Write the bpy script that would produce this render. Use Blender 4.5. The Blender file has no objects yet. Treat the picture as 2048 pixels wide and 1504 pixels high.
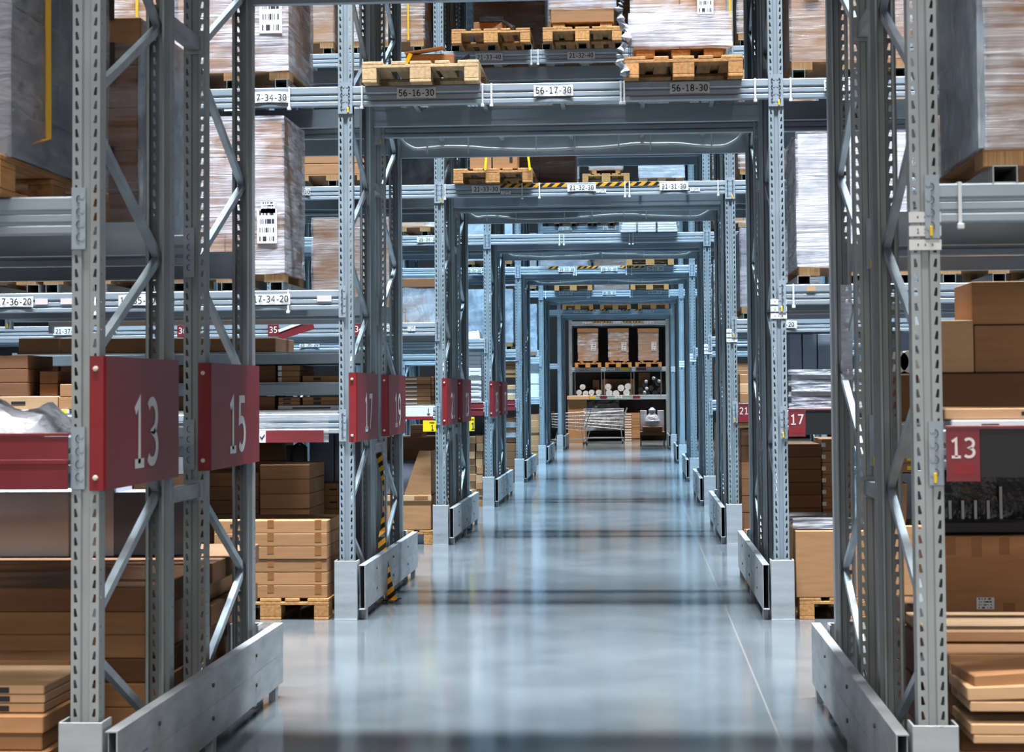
import bpy, math, random
from mathutils import Vector, Matrix, Euler
R = random.Random(7)
SC = bpy.context.scene
COL = SC.collection
# ------------------------------------------------------------------ camera, world, lights, exposure
F, CX, CY, H = 3300.0, 1083.8, 655.5, 1.544
YAW, PITCH, ROLL = .0565, .0383, -.0078
def cam_axes():
    cy, sy, cp, sp = math.cos(YAW), math.sin(YAW), math.cos(PITCH), math.sin(PITCH)
    fw = Vector((-sy*cp, cy*cp, sp)); r = Vector((cy, sy, 0)); u = r.cross(fw)
    cr, sr = math.cos(ROLL), math.sin(ROLL)
    return cr*r+sr*u, -sr*r+cr*u, fw
AR, AU, AF = cam_axes()
cd = bpy.data.cameras.new('camera'); cam = bpy.data.objects.new('camera', cd); COL.objects.link(cam)
cam.matrix_world = Matrix(((AR.x, AU.x, -AF.x, 0), (AR.y, AU.y, -AF.y, 0), (AR.z, AU.z, -AF.z, H), (0, 0, 0, 1)))
cd.sensor_width = 36; cd.lens = 36*F/2048
cd.shift_x = (1024-CX)/2048; cd.shift_y = (CY-752)/2048
cd.clip_end = 300; cd.clip_start = .05
cd.dof.use_dof = True; cd.dof.focus_distance = 17; cd.dof.aperture_fstop = 6.5
SC.camera = cam
SC.view_settings.view_transform = 'Standard'; SC.view_settings.look = 'None'
SC.view_settings.gamma = 1; SC.view_settings.exposure = 1.15
try: SC.view_settings.use_curve_mapping = False
except Exception: pass
SC.cycles.max_bounces = 7; SC.cycles.diffuse_bounces = 1; SC.cycles.glossy_bounces = 3
SC.cycles.transparent_max_bounces = 14; SC.cycles.transmission_bounces = 3
SC.cycles.use_denoising = True; SC.cycles.caustics_reflective = False; SC.cycles.caustics_refractive = False
SC.cycles.sample_clamp_indirect = 4
w = bpy.data.worlds.new('world'); SC.world = w; w.use_nodes = True
w.node_tree.nodes['Background'].inputs[0].default_value = (.48, .60, .72, 1)
w.node_tree.nodes['Background'].inputs[1].default_value = .03

W = 2.95                     # bay width
XL = -1.98; XR = XL+W        # tunnel posts
ROWY = dict(A=5.75, B=11.217, C=16.662, D=22.096, E=27.93, F=34.75, G=42.94, H=50.3)
DEP, GAP = .95, .50
def dA(r): return .033 if r == 'A' else 0.
SPREAD = 52
# strip lights hung over every aisle, plus two added fill lights behind the camera
def strip(y, e, col, width=.55, length=16, z=10.2, x=-.5, spread=None, tilt=0):
    ld = bpy.data.lights.new('aisle_or_fill_light', 'AREA'); ld.shape = 'RECTANGLE'; ld.size = length; ld.size_y = width
    ld.energy = e*.62; ld.color = col; ld.spread = math.radians(spread or SPREAD)
    o = bpy.data.objects.new('aisle_or_fill_light', ld); COL.objects.link(o); o.location = (x, y, z); o.rotation_euler = (math.radians(tilt), 0, 0)
COOL = (.80, .91, 1.0)
strip(-1.0, 700, (1, .95, .90), 1.2, 12, 6.5, spread=120)  # added fill light behind the camera, brightens the nearest row
strip(-8.0, 85, (1, .95, .90), 1.5, 9, 3.6, spread=90, tilt=74)  # added low fill light, tilted forward to brighten front faces
strip(4.1, 420, (1.0, .96, .93), .35)
strip(9.65, 1350, (.88, .94, 1.0), .35)
strip(15.1, 1350, COOL, .35)
strip(20.6, 1400, (.66, .85, 1.0), .35)
strip(26.2, 1500, (.56, .80, 1.0), .35)
strip(32.6, 1900, (.52, .78, 1.0), .35)
strip(40.0, 1900, (.58, .80, 1.0), .35)
strip(47.6, 1000, (1.0, .95, .88), .35)

def ray(px, py):
    return AR*((px-CX)/F) - AU*((py-CY)/F) + AF
def at(px, py, Y):           # point of the photograph's pixel on the vertical plane at depth Y
    d = ray(px, py); t = Y/d.y
    return Vector((0, 0, H)) + d*t
def floor_at(px, py):
    d = ray(px, py); t = -H/d.z
    return Vector((0, 0, H)) + d*t

# ------------------------------------------------------------------ materials
def mat(name, base, rough=.5, metal=0., noise=None, bump=0., spec=.5, alpha=None, nscale=(20, 20, 20), rand=0., bdist=.01, coat=0.):
    m = bpy.data.materials.new(name); m.use_nodes = True; nt = m.node_tree; N = nt.nodes; K = nt.links
    b = N['Principled BSDF']
    b.inputs['Roughness'].default_value = rough; b.inputs['Metallic'].default_value = metal
    b.inputs['Specular IOR Level'].default_value = spec
    b.inputs['Base Color'].default_value = (*base, 1)
    if coat: b.inputs['Coat Weight'].default_value = coat; b.inputs['Coat Roughness'].default_value = .1
    tc = N.new('ShaderNodeTexCoord'); mp = N.new('ShaderNodeMapping'); mp.inputs['Scale'].default_value = nscale
    K.new(tc.outputs['Object'], mp.inputs['Vector'])
    nz = N.new('ShaderNodeTexNoise'); nz.inputs['Scale'].default_value = 1; nz.inputs['Detail'].default_value = 5
    K.new(mp.outputs[0], nz.inputs['Vector'])
    out = None
    if noise:
        rp = N.new('ShaderNodeValToRGB'); rp.color_ramp.elements[0].position = .3; rp.color_ramp.elements[1].position = .72
        rp.color_ramp.elements[0].color = (*[c*noise[0] for c in base], 1)
        rp.color_ramp.elements[1].color = (*[min(1, c*noise[1]) for c in base], 1)
        K.new(nz.outputs['Fac'], rp.inputs[0]); out = rp.outputs[0]
        K.new(out, b.inputs['Base Color'])
    if rand:
        oi = N.new('ShaderNodeObjectInfo'); mr = N.new('ShaderNodeMapRange')
        mr.inputs['To Min'].default_value = 1-rand; mr.inputs['To Max'].default_value = 1+rand
        K.new(oi.outputs['Random'], mr.inputs['Value'])
        hs = N.new('ShaderNodeHueSaturation')
        if out: K.new(out, hs.inputs['Color'])
        else: hs.inputs['Color'].default_value = (*base, 1)
        K.new(mr.outputs[0], hs.inputs['Value']); K.new(hs.outputs[0], b.inputs['Base Color'])
    if bump:
        bp = N.new('ShaderNodeBump'); bp.inputs['Strength'].default_value = bump; bp.inputs['Distance'].default_value = bdist
        K.new(nz.outputs['Fac'], bp.inputs['Height']); K.new(bp.outputs[0], b.inputs['Normal'])
    if alpha:
        ar = N.new('ShaderNodeMapRange'); ar.inputs['From Min'].default_value = .35; ar.inputs['From Max'].default_value = .7
        ar.inputs['To Min'].default_value = alpha[0]; ar.inputs['To Max'].default_value = alpha[1]
        K.new(nz.outputs['Fac'], ar.inputs['Value']); K.new(ar.outputs[0], b.inputs['Alpha'])
    return m
M = {}
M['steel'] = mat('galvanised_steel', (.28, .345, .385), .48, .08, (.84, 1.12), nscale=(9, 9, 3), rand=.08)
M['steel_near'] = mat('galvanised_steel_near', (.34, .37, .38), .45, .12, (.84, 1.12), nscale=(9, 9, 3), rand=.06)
M['beam'] = mat('beam_steel', (.34, .41, .475), .42, .12, (.88, 1.1), nscale=(2, 9, 12), rand=.08)
M['guard'] = mat('painted_guard_steel', (.42, .45, .48), .5, .15, (.72, 1.1), nscale=(3, 5, 14), rand=.05)
def scuffs(m, col, sc, th, dist=1.5):
    nt = m.node_tree; N = nt.nodes; K = nt.links; b = N['Principled BSDF']
    src = b.inputs['Base Color'].links[0].from_socket
    tc = N.new('ShaderNodeTexCoord'); mp = N.new('ShaderNodeMapping'); mp.inputs['Scale'].default_value = sc; K.new(tc.outputs['Object'], mp.inputs[0])
    oi = N.new('ShaderNodeObjectInfo'); va = N.new('ShaderNodeVectorMath'); va.operation = 'ADD'; K.new(mp.outputs[0], va.inputs[0]); K.new(oi.outputs['Location'], va.inputs[1])
    n = N.new('ShaderNodeTexNoise'); n.inputs['Scale'].default_value = 1; n.inputs['Detail'].default_value = 8; n.inputs['Roughness'].default_value = .72; n.inputs['Distortion'].default_value = dist
    K.new(va.outputs[0], n.inputs['Vector']); g = N.new('ShaderNodeMath'); g.operation = 'GREATER_THAN'; g.inputs[1].default_value = th; K.new(n.outputs['Fac'], g.inputs[0])
    g2 = N.new('ShaderNodeMath'); g2.operation = 'MULTIPLY'; g2.inputs[1].default_value = .8; K.new(g.outputs[0], g2.inputs[0])
    mx = N.new('ShaderNodeMix'); mx.data_type = 'RGBA'; mx.inputs[7].default_value = (*col, 1); K.new(g2.outputs[0], mx.inputs[0]); K.new(src, mx.inputs[6]); K.new(mx.outputs[2], b.inputs['Base Color'])
scuffs(M['guard'], (.09, .10, .12), (16, 6, 30), .665)
M['brace'] = mat('zinc_brace', (.42, .51, .57), .42, .2, (.8, 1.1), nscale=(10, 10, 10))
M['channel'] = mat('zinc_channel', (.42, .45, .45), .4, .5, (.8, 1.1), nscale=(10, 3, 10))
M['tie'] = mat('white_nylon', (.8, .83, .85), .4)
M['label'] = mat('white_label_paper', (.80, .80, .80), .6, 0, (.95, 1.05))
M['ink'] = mat('black_ink', (.015, .015, .018), .6)
M['yellow'] = mat('yellow_plastic', (.9, .60, .02), .4)
M['ysign'] = mat('yellow_price_card', (.95, .72, .01), .45)
M['red'] = mat('dark_red_panel', (.26, .014, .020), .36, 0, (.8, 1.15), nscale=(3, 3, 3))
M['red_rail'] = mat('red_plastic_rail', (.20, .022, .03), .35, 0, (.8, 1.2), nscale=(3, 3, 10))
M['white'] = mat('white_paint', (.92, .92, .93), .4)
M['screw'] = mat('cream_screw_cap', (.75, .68, .58), .35)
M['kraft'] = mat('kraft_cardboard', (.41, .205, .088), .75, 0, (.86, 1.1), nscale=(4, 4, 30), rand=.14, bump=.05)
M['kraft_dark'] = mat('dark_kraft_cardboard', (.21, .092, .036), .8, 0, (.86, 1.1), nscale=(4, 4, 30), rand=.14)  # darker copy of kraft; shadow on deep-set boxes is partly in its colour
M['kraft_pale'] = mat('pale_kraft_cardboard', (.60, .37, .20), .75, 0, (.9, 1.08), nscale=(4, 4, 30), rand=.1)
M['carton_white'] = mat('white_carton', (.78, .79, .86), .55, 0, (.9, 1.08), nscale=(3, 3, 8), rand=.06)
M['carton_grey'] = mat('grey_carton', (.22, .24, .30), .6, 0, (.9, 1.1), nscale=(3, 3, 8), rand=.1)
M['tape'] = mat('brown_packing_tape', (.30, .125, .035), .35, 0, (.9, 1.1))
M['wood'] = mat('pine_pallet_wood', (.58, .275, .088), .7, 0, (.62, 1.15), nscale=(45, 5, 45), rand=.18, bump=.15)
M['wood_pale'] = mat('pale_pallet_wood', (.66, .44, .23), .7, 0, (.7, 1.12), nscale=(45, 5, 45), rand=.12, bump=.15)
M['feet'] = mat('ribbed_cardboard_feet', (.50, .28, .12), .8, 0, (.5, 1.2), nscale=(140, 3, 2), rand=.1)
def film(name, col, a0, a1, sc, ang=0., rough=.2, f0=.40, f1=.66):
    m = bpy.data.materials.new(name); m.use_nodes = True; nt = m.node_tree; N = nt.nodes; K = nt.links; b = N['Principled BSDF']
    b.inputs['Base Color'].default_value = (*col, 1); b.inputs['Roughness'].default_value = rough; b.inputs['Specular IOR Level'].default_value = .9
    tc = N.new('ShaderNodeTexCoord'); oi = N.new('ShaderNodeObjectInfo'); va = N.new('ShaderNodeVectorMath'); va.operation = 'ADD'
    K.new(tc.outputs['Object'], va.inputs[0]); K.new(oi.outputs['Location'], va.inputs[1])
    def nz(scale, rot, det, dist, w=1):
        mp = N.new('ShaderNodeMapping'); mp.inputs['Scale'].default_value = scale; mp.inputs['Rotation'].default_value = rot
        K.new(va.outputs[0], mp.inputs[0]); n = N.new('ShaderNodeTexNoise'); n.inputs['Scale'].default_value = w; n.inputs['Detail'].default_value = det
        n.inputs['Distortion'].default_value = dist; n.inputs['Roughness'].default_value = .62; K.new(mp.outputs[0], n.inputs['Vector']); return n.outputs['Fac']
    a = nz(sc, (0, ang, 0), 6, .5); c = nz((2.2, 2.2, 3.2), (0, 0, 0), 3, .3)
    ad = N.new('ShaderNodeMath'); ad.operation = 'MULTIPLY_ADD'; ad.inputs[1].default_value = .55; ad.inputs[2].default_value = 0
    K.new(c, ad.inputs[0]); a2 = N.new('ShaderNodeMath'); a2.operation = 'MULTIPLY_ADD'; a2.inputs[1].default_value = .5; K.new(a, a2.inputs[0]); K.new(ad.outputs[0], a2.inputs[2])
    mr = N.new('ShaderNodeMapRange'); mr.inputs['From Min'].default_value = f0; mr.inputs['From Max'].default_value = f1  # whitish streaks in the opacity stand for highlights on the wrap
    mr.inputs['To Min'].default_value = a0; mr.inputs['To Max'].default_value = a1; K.new(a2.outputs[0], mr.inputs['Value']); K.new(mr.outputs[0], b.inputs['Alpha'])
    bp = N.new('ShaderNodeBump'); bp.inputs['Strength'].default_value = 1; bp.inputs['Distance'].default_value = .010
    K.new(a, bp.inputs['Height']); K.new(bp.outputs[0], b.inputs['Normal']); return m
M['film'] = film('stretch_film', (.86, .88, .95), .05, .72, (1.6, 3, 34), .14, f0=.47, f1=.66)
M['film_heavy'] = film('heavy_stretch_film', (.84, .84, .94), .14, .88, (1.4, 3, 30), .06, f0=.43, f1=.65)
M['film_blue'] = film('bluish_stretch_film', (.55, .68, .82), .2, .8, (7, 7, 4))
M['film_grey'] = film('grey_stretch_film', (.50, .50, .55), .15, .7, (4, 4, 14))
M['film_clear'] = film('clear_stretch_film', (.75, .74, .78), .03, .42, (2, 3, 26), .12)
M['black'] = mat('black_plastic', (.006, .0065, .008), .5)
M['blackfilm'] = mat('black_crumpled_film', (.012, .012, .015), .3, 0, None, 1, .8, None, (7, 7, 7), bdist=.05)
M['strap'] = mat('yellow_strap', (.75, .42, .03), .5)
M['cable'] = mat('grey_cable_sheath', (.62, .62, .58), .38)
M['chrome'] = mat('chrome_wire', (.62, .63, .64), .25, .8)
M['blue'] = mat('blue_plastic', (.02, .09, .42), .4)
M['rubber'] = mat('dark_rubber', (.03, .03, .03), .6)
M['greenp'] = mat('green_sticker', (.02, .22, .14), .5)
M['pinklabel'] = mat('faded_pink_label', (.78, .66, .66), .6)
M['roll'] = mat('white_plastic_roll', (.78, .77, .76), .35, 0, (.8, 1.05), .6, .6, None, (9, 9, 9))
M['bag'] = mat('clear_bag_plastic', (.50, .54, .62), .18, 0, (.6, 1.1), 1., .9, None, (6, 6, 14), bdist=.03)
M['panel'] = mat('very_dark_board', (.045, .033, .028), .7)
M['very_dark'] = mat('dark_print', (.05, .03, .022), .6)
M['conc_wall'] = mat('grey_wall', (.30, .32, .34), .8)
M['ceil'] = mat('corrugated_ceiling', (.22, .25, .28), .7)
def hazard():
    m = mat('hazard_tape', (.9, .45, .02), .4); nt = m.node_tree; N = nt.nodes; K = nt.links
    tc = N.new('ShaderNodeTexCoord'); mp = N.new('ShaderNodeMapping'); mp.inputs['Rotation'].default_value = (0, math.radians(-50), 0)
    K.new(tc.outputs['Object'], mp.inputs[0]); sx = N.new('ShaderNodeSeparateXYZ'); K.new(mp.outputs[0], sx.inputs[0])
    mm = N.new('ShaderNodeMath'); mm.operation = 'MULTIPLY'; mm.inputs[1].default_value = 16; K.new(sx.outputs[0], mm.inputs[0])
    fr = N.new('ShaderNodeMath'); fr.operation = 'FRACT'; K.new(mm.outputs[0], fr.inputs[0])
    gt = N.new('ShaderNodeMath'); gt.operation = 'GREATER_THAN'; gt.inputs[1].default_value = .52; K.new(fr.outputs[0], gt.inputs[0])
    mx = N.new('ShaderNodeMix'); mx.data_type = 'RGBA'; mx.inputs[6].default_value = (.85, .36, .015, 1); mx.inputs[7].default_value = (.012, .012, .012, 1)
    K.new(gt.outputs[0], mx.inputs[0]); K.new(mx.outputs[2], N['Principled BSDF'].inputs['Base Color']); return m
M['hazard'] = hazard()
def barcode():
    m = mat('printed_barcode_label', (.8, .8, .8), .5); nt = m.node_tree; N = nt.nodes; K = nt.links
    tc = N.new('ShaderNodeTexCoord'); sx = N.new('ShaderNodeSeparateXYZ'); K.new(tc.outputs['Generated'], sx.inputs[0])
    def mth(op, a, b=None):
        n = N.new('ShaderNodeMath'); n.operation = op
        for i, v in enumerate((a, b)):
            if v is None: continue
            if isinstance(v, (int, float)): n.inputs[i].default_value = v
            else: K.new(v, n.inputs[i])
        return n.outputs[0]
    q = mth('FLOOR', mth('MULTIPLY', sx.outputs[0], 34)); wn = N.new('ShaderNodeTexWhiteNoise'); wn.noise_dimensions = '2D'
    cb = N.new('ShaderNodeCombineXYZ'); K.new(q, cb.inputs[0])
    band = mth('FLOOR', mth('MULTIPLY', sx.outputs[2], 4)); K.new(band, cb.inputs[1]); K.new(cb.outputs[0], wn.inputs['Vector'])
    bars = mth('GREATER_THAN', wn.outputs['Value'], .48)
    fz = mth('FRACT', mth('MULTIPLY', sx.outputs[2], 4))
    mk = mth('MULTIPLY', mth('GREATER_THAN', fz, .25), mth('LESS_THAN', fz, .8))
    mx_ = mth('MULTIPLY', mth('GREATER_THAN', sx.outputs[0], .12), mth('LESS_THAN', sx.outputs[0], .86))
    k = mth('MULTIPLY', mth('MULTIPLY', bars, mk), mx_)
    mx = N.new('ShaderNodeMix'); mx.data_type = 'RGBA'; mx.inputs[6].default_value = (.8, .81, .83, 1); mx.inputs[7].default_value = (.04, .04, .05, 1)
    K.new(k, mx.inputs[0]); K.new(mx.outputs[2], N['Principled BSDF'].inputs['Base Color']); return m
M['barcode'] = barcode()
def floor_mat():
    m = mat('polished_concrete', (.36, .40, .41), .16); nt = m.node_tree; N = nt.nodes; K = nt.links; b = N['Principled BSDF']
    tc = N.new('ShaderNodeTexCoord')
    n1 = N.new('ShaderNodeTexNoise'); n1.inputs['Scale'].default_value = 1.1; n1.inputs['Detail'].default_value = 9; n1.inputs['Roughness'].default_value = .65
    K.new(tc.outputs['Object'], n1.inputs['Vector'])
    rp = N.new('ShaderNodeValToRGB'); rp.color_ramp.elements[0].position = .3; rp.color_ramp.elements[1].position = .72
    rp.color_ramp.elements[0].color = (.066, .078, .086, 1); rp.color_ramp.elements[1].color = (.125, .142, .152, 1)
    K.new(n1.outputs['Fac'], rp.inputs[0])
    sx = N.new('ShaderNodeSeparateXYZ'); K.new(tc.outputs['Object'], sx.inputs[0])
    def mth(op, a, b_):
        n = N.new('ShaderNodeMath'); n.operation = op
        for i, v in enumerate((a, b_)):
            if isinstance(v, (int, float)): n.inputs[i].default_value = v
            else: K.new(v, n.inputs[i])
        return n.outputs[0]
    j = mth('LESS_THAN', mth('ABSOLUTE', mth('SUBTRACT', sx.outputs[0], .62), 0), .005)
    mx = N.new('ShaderNodeMix'); mx.data_type = 'RGBA'; mx.inputs[7].default_value = (.24, .22, .20, 1)
    K.new(mth('MULTIPLY', j, .5), mx.inputs[0]); K.new(rp.outputs[0], mx.inputs[6])
    # scuffs
    n3 = N.new('ShaderNodeTexNoise'); n3.inputs['Scale'].default_value = 5; n3.inputs['Detail'].default_value = 10; n3.inputs['Distortion'].default_value = 2.5
    K.new(tc.outputs['Object'], n3.inputs['Vector'])
    s = mth('GREATER_THAN', n3.outputs['Fac'], .74)
    mx2 = N.new('ShaderNodeMix'); mx2.data_type = 'RGBA'; mx2.inputs[7].default_value = (.10, .10, .10, 1)
    K.new(mth('MULTIPLY', s, .6), mx2.inputs[0]); K.new(mx.outputs[2], mx2.inputs[6]); K.new(mx2.outputs[2], b.inputs['Base Color'])
    r2 = N.new('ShaderNodeMapRange'); r2.inputs['To Min'].default_value = .07; r2.inputs['To Max'].default_value = .17
    K.new(n1.outputs['Fac'], r2.inputs['Value']); K.new(r2.outputs[0], b.inputs['Roughness'])
    b.inputs['Specular IOR Level'].default_value = .75
    return m
M['floor'] = floor_mat()

# ------------------------------------------------------------------ mesh helpers
class MB:
    def __init__(s): s.v = []; s.f = []
    def add(s, vs, fs):
        n = len(s.v); s.v += [tuple(v) for v in vs]; s.f += [tuple(i+n for i in f) for f in fs]; return s
    def box(s, x0, x1, y0, y1, z0, z1, c=0.):
        if x0 > x1: x0, x1 = x1, x0
        if y0 > y1: y0, y1 = y1, y0
        if z0 > z1: z0, z1 = z1, z0
        if c:
            c = min(c, (x1-x0)*.3, (y1-y0)*.3, (z1-z0)*.3)
            vs = []
            for z, k in ((z0, c), (z0+c, 0), (z1-c, 0), (z1, c)):
                a, b_, d, e = x0+k, x1-k, y0+k, y1-k
                q = c if k == 0 else 0
                vs += [(a+q, d, z), (b_-q, d, z), (b_, d+q, z), (b_, e-q, z), (b_-q, e, z), (a+q, e, z), (a, e-q, z), (a, d+q, z)] if q else \
                      [(a+1e-5, d, z), (b_-1e-5, d, z), (b_, d+1e-5, z), (b_, e-1e-5, z), (b_-1e-5, e, z), (a+1e-5, e, z), (a, e-1e-5, z), (a, d+1e-5, z)]
            fs = [tuple(range(7, -1, -1)), tuple(range(24, 32))]
            for L in range(3):
                for i in range(8):
                    j = (i+1) % 8; fs.append((L*8+i, L*8+j, L*8+8+j, L*8+8+i))
            return s.add(vs, fs)
        vs = [(x0, y0, z0), (x1, y0, z0), (x1, y1, z0), (x0, y1, z0), (x0, y0, z1), (x1, y0, z1), (x1, y1, z1), (x0, y1, z1)]
        return s.add(vs, [(3, 2, 1, 0), (4, 5, 6, 7), (0, 1, 5, 4), (1, 2, 6, 5), (2, 3, 7, 6), (3, 0, 4, 7)])
    def bar(s, a, b_, wx, wy, up=(0, 0, 1)):
        a = Vector(a); b_ = Vector(b_); d = (b_-a).normalized(); u = Vector(up)
        if abs(d.dot(u)) > .99: u = Vector((1, 0, 0))
        p = d.cross(u).normalized()*wx/2; q = p.cross(d).normalized()*wy/2
        vs = [a-p-q, a+p-q, a+p+q, a-p+q, b_-p-q, b_+p-q, b_+p+q, b_-p+q]
        return s.add(vs, [(3, 2, 1, 0), (4, 5, 6, 7), (0, 1, 5, 4), (1, 2, 6, 5), (2, 3, 7, 6), (3, 0, 4, 7)])
    def prism(s, prof, x0, x1, axis='x', cap=True):     # closed profile (y,z) swept along x
        n = len(prof); vs = []
        for x in (x0, x1):
            for p in prof:
                vs.append((x, p[0], p[1]) if axis == 'x' else ((p[0], x, p[1]) if axis == 'y' else (p[0], p[1], x)))
        fs = [(i, (i+1) % n, n+(i+1) % n, n+i) for i in range(n)]
        if cap: fs += [tuple(range(n-1, -1, -1)), tuple(range(n, 2*n))]
        return s.add(vs, fs)
    def strip(s, prof, x0, x1, axis='x'):               # open profile sheet
        n = len(prof); vs = []
        for x in (x0, x1):
            for p in prof:
                vs.append((x, p[0], p[1]) if axis == 'x' else ((p[0], x, p[1]) if axis == 'y' else (p[0], p[1], x)))
        return s.add(vs, [(i, i+1, n+i+1, n+i) for i in range(n-1)])
    def tube(s, pts, r, seg=8, cap=True):
        pts = [Vector(p) for p in pts]; n = len(pts); vs = []
        for i, p in enumerate(pts):
            d = (pts[min(i+1, n-1)]-pts[max(i-1, 0)]).normalized()
            u = Vector((0, 0, 1)) if abs(d.z) < .9 else Vector((1, 0, 0))
            a = d.cross(u).normalized(); b_ = a.cross(d).normalized()
            rr = r[i] if isinstance(r, (list, tuple)) else r
            for k in range(seg):
                t = 2*math.pi*k/seg; vs.append(p+a*math.cos(t)*rr+b_*math.sin(t)*rr)
        fs = [(i*seg+k, i*seg+(k+1) % seg, (i+1)*seg+(k+1) % seg, (i+1)*seg+k) for i in range(n-1) for k in range(seg)]
        if cap: fs += [tuple(range(seg-1, -1, -1)), tuple(range((n-1)*seg, n*seg))]
        return s.add(vs, fs)
    def mesh(s, name):
        me = bpy.data.meshes.new(name); me.from_pydata(s.v, [], s.f); me.update(); return me
CACHE = {}
def cached(key, fn):
    if key not in CACHE: CACHE[key] = fn().mesh(str(key[0]) if isinstance(key, tuple) else key)
    return CACHE[key]
def ob(name, me, m, parent=None, loc=(0, 0, 0), rot=(0, 0, 0)):
    if isinstance(me, MB): me = me.mesh(name)
    if not me.materials: me.materials.append(M[m] if isinstance(m, str) else m)
    o = bpy.data.objects.new(name, me); COL.objects.link(o)
    if me.materials[0] != (M[m] if isinstance(m, str) else m):
        o.material_slots[0].link = 'OBJECT'; o.material_slots[0].material = M[m]
    o.location = loc; o.rotation_euler = rot
    if parent: o.parent = parent
    return o
USED = {}
def tag(o, label, cat, group=None, kind=None):
    n = len(label.split())
    if n > 16 or n < 4: print('LABELLEN', n, label, flush=True)
    if label in USED: print('DUPLABEL', label)
    USED[label] = 1
    o['label'] = label; o['category'] = cat
    if group: o['group'] = group
    if kind: o['kind'] = kind
    return o
def thing(name, label, cat, loc=(0, 0, 0), rot=(0, 0, 0), group=None):
    o = bpy.data.objects.new(name, None); COL.objects.link(o); o.empty_display_size = .1
    o.location = loc; o.rotation_euler = rot
    return tag(o, label, cat, group)
def struct(name, mb, m):
    o = ob(name, mb, m); o['kind'] = 'structure'; return o
def arc(cx, cy, rx, ry, a0, a1, n=10):
    return [(cx+rx*math.cos(math.radians(a0+(a1-a0)*i/n)), cy+ry*math.sin(math.radians(a0+(a1-a0)*i/n))) for i in range(n+1)]
GL = {'0': [arc(.3, .5, .22, .44, 90, 450, 20)], '1': [[(.12, .80), (.32, .94), (.32, .06)], [(.10, .06), (.54, .06)]],
      '2': [arc(.28, .70, .22, .24, 155, -30, 12)+[(.08, .06)], [(.08, .06), (.53, .06)]],
      '3': [arc(.25, .72, .23, .22, 140, -90, 12)+arc(.25, .28, .25, .22, 90, -140, 12)[1:], ],
      '4': [[(.42, .06), (.42, .94), (.06, .34), (.56, .34)]], '5': [[(.50, .94), (.14, .94), (.12, .55)]+arc(.27, .32, .23, .26, 105, -140, 12)],
      '6': [arc(.45, .45, .37, .49, 100, 180, 8)+arc(.30, .30, .22, .24, 180, 540, 18)], '7': [[(.08, .94), (.53, .94), (.22, .06)]],
      '8': [arc(.3, .72, .19, .22, 90, 450, 16), arc(.3, .28, .22, .22, 90, 450, 16)],
      '9': [arc(.30, .68, .22, .26, 0, 360, 18)+arc(.15, .55, .37, .49, 0, -80, 8)], '-': [[(.12, .38), (.42, .38)]],
      '*': [[(.2, .3), (.4, .7)], [(.4, .3), (.2, .7)]], ' ': []}
TXT = {}
def text_mesh(t, size, ext=.0):
    """digits drawn as strokes: height = size, centred on the origin, in the xy plane"""
    k = (t, round(size, 4), ext)
    if k not in TXT:
        b = MB(); x0 = 0; th = .135; adv = .68
        tot = sum(.56 if c == '-' else adv for c in t)-.08
        for c in t:
            for st in GL[c]:
                pts = [Vector((p[0]+x0-tot/2, p[1]-.5)) for p in st]; L = []; Rr = []
                for i, p in enumerate(pts):
                    d0 = (p-pts[i-1]).normalized() if i else None; d1 = (pts[i+1]-p).normalized() if i < len(pts)-1 else None
                    d0 = d0 or d1; d1 = d1 or d0; n0 = Vector((-d0.y, d0.x)); n1 = Vector((-d1.y, d1.x)); m_ = (n0+n1)
                    if m_.length < .3: m_ = n1*2
                    m_ = m_.normalized(); k_ = min(1.8, 1/max(.4, m_.dot(n1))); o_ = m_*th/2*k_; L.append(p+o_); Rr.append(p-o_)
                n = len(pts); b.add([(q.x*size, q.y*size, ext) for q in L]+[(q.x*size, q.y*size, ext) for q in Rr], [(n+i, n+i+1, i+1, i) for i in range(n-1)])
            x0 += .56 if c == '-' else adv
        TXT[k] = b.mesh('digits')
    return TXT[k]
ORD = ['first', 'second', 'third', 'fourth', 'fifth', 'sixth', 'seventh', 'eighth', 'ninth', 'tenth', 'eleventh', 'twelfth', 'thirteenth', 'fourteenth']
ROWN = dict(A='nearest row', B='second row', C='third row', D='fourth row', E='fifth row', F='sixth row', G='seventh row', H='rear row')

# ------------------------------------------------------------------ setting
struct('floor', MB().box(-22, 22, -4, 56, -.2, 0), 'floor')
struct('wall_back', MB().box(-22, 22, 53.2, 53.5, 0, 11), 'conc_wall')
cm = MB()
for i in range(60): cm.prism([(-4+i, 11), (-3.7+i, 11), (-3.6+i, 11.12), (-3.1+i, 11.12), (-3+i, 11), (-3+i, 11.2), (-4+i, 11.2)], -22, 22)
struct('ceiling', cm, 'ceil')

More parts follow.
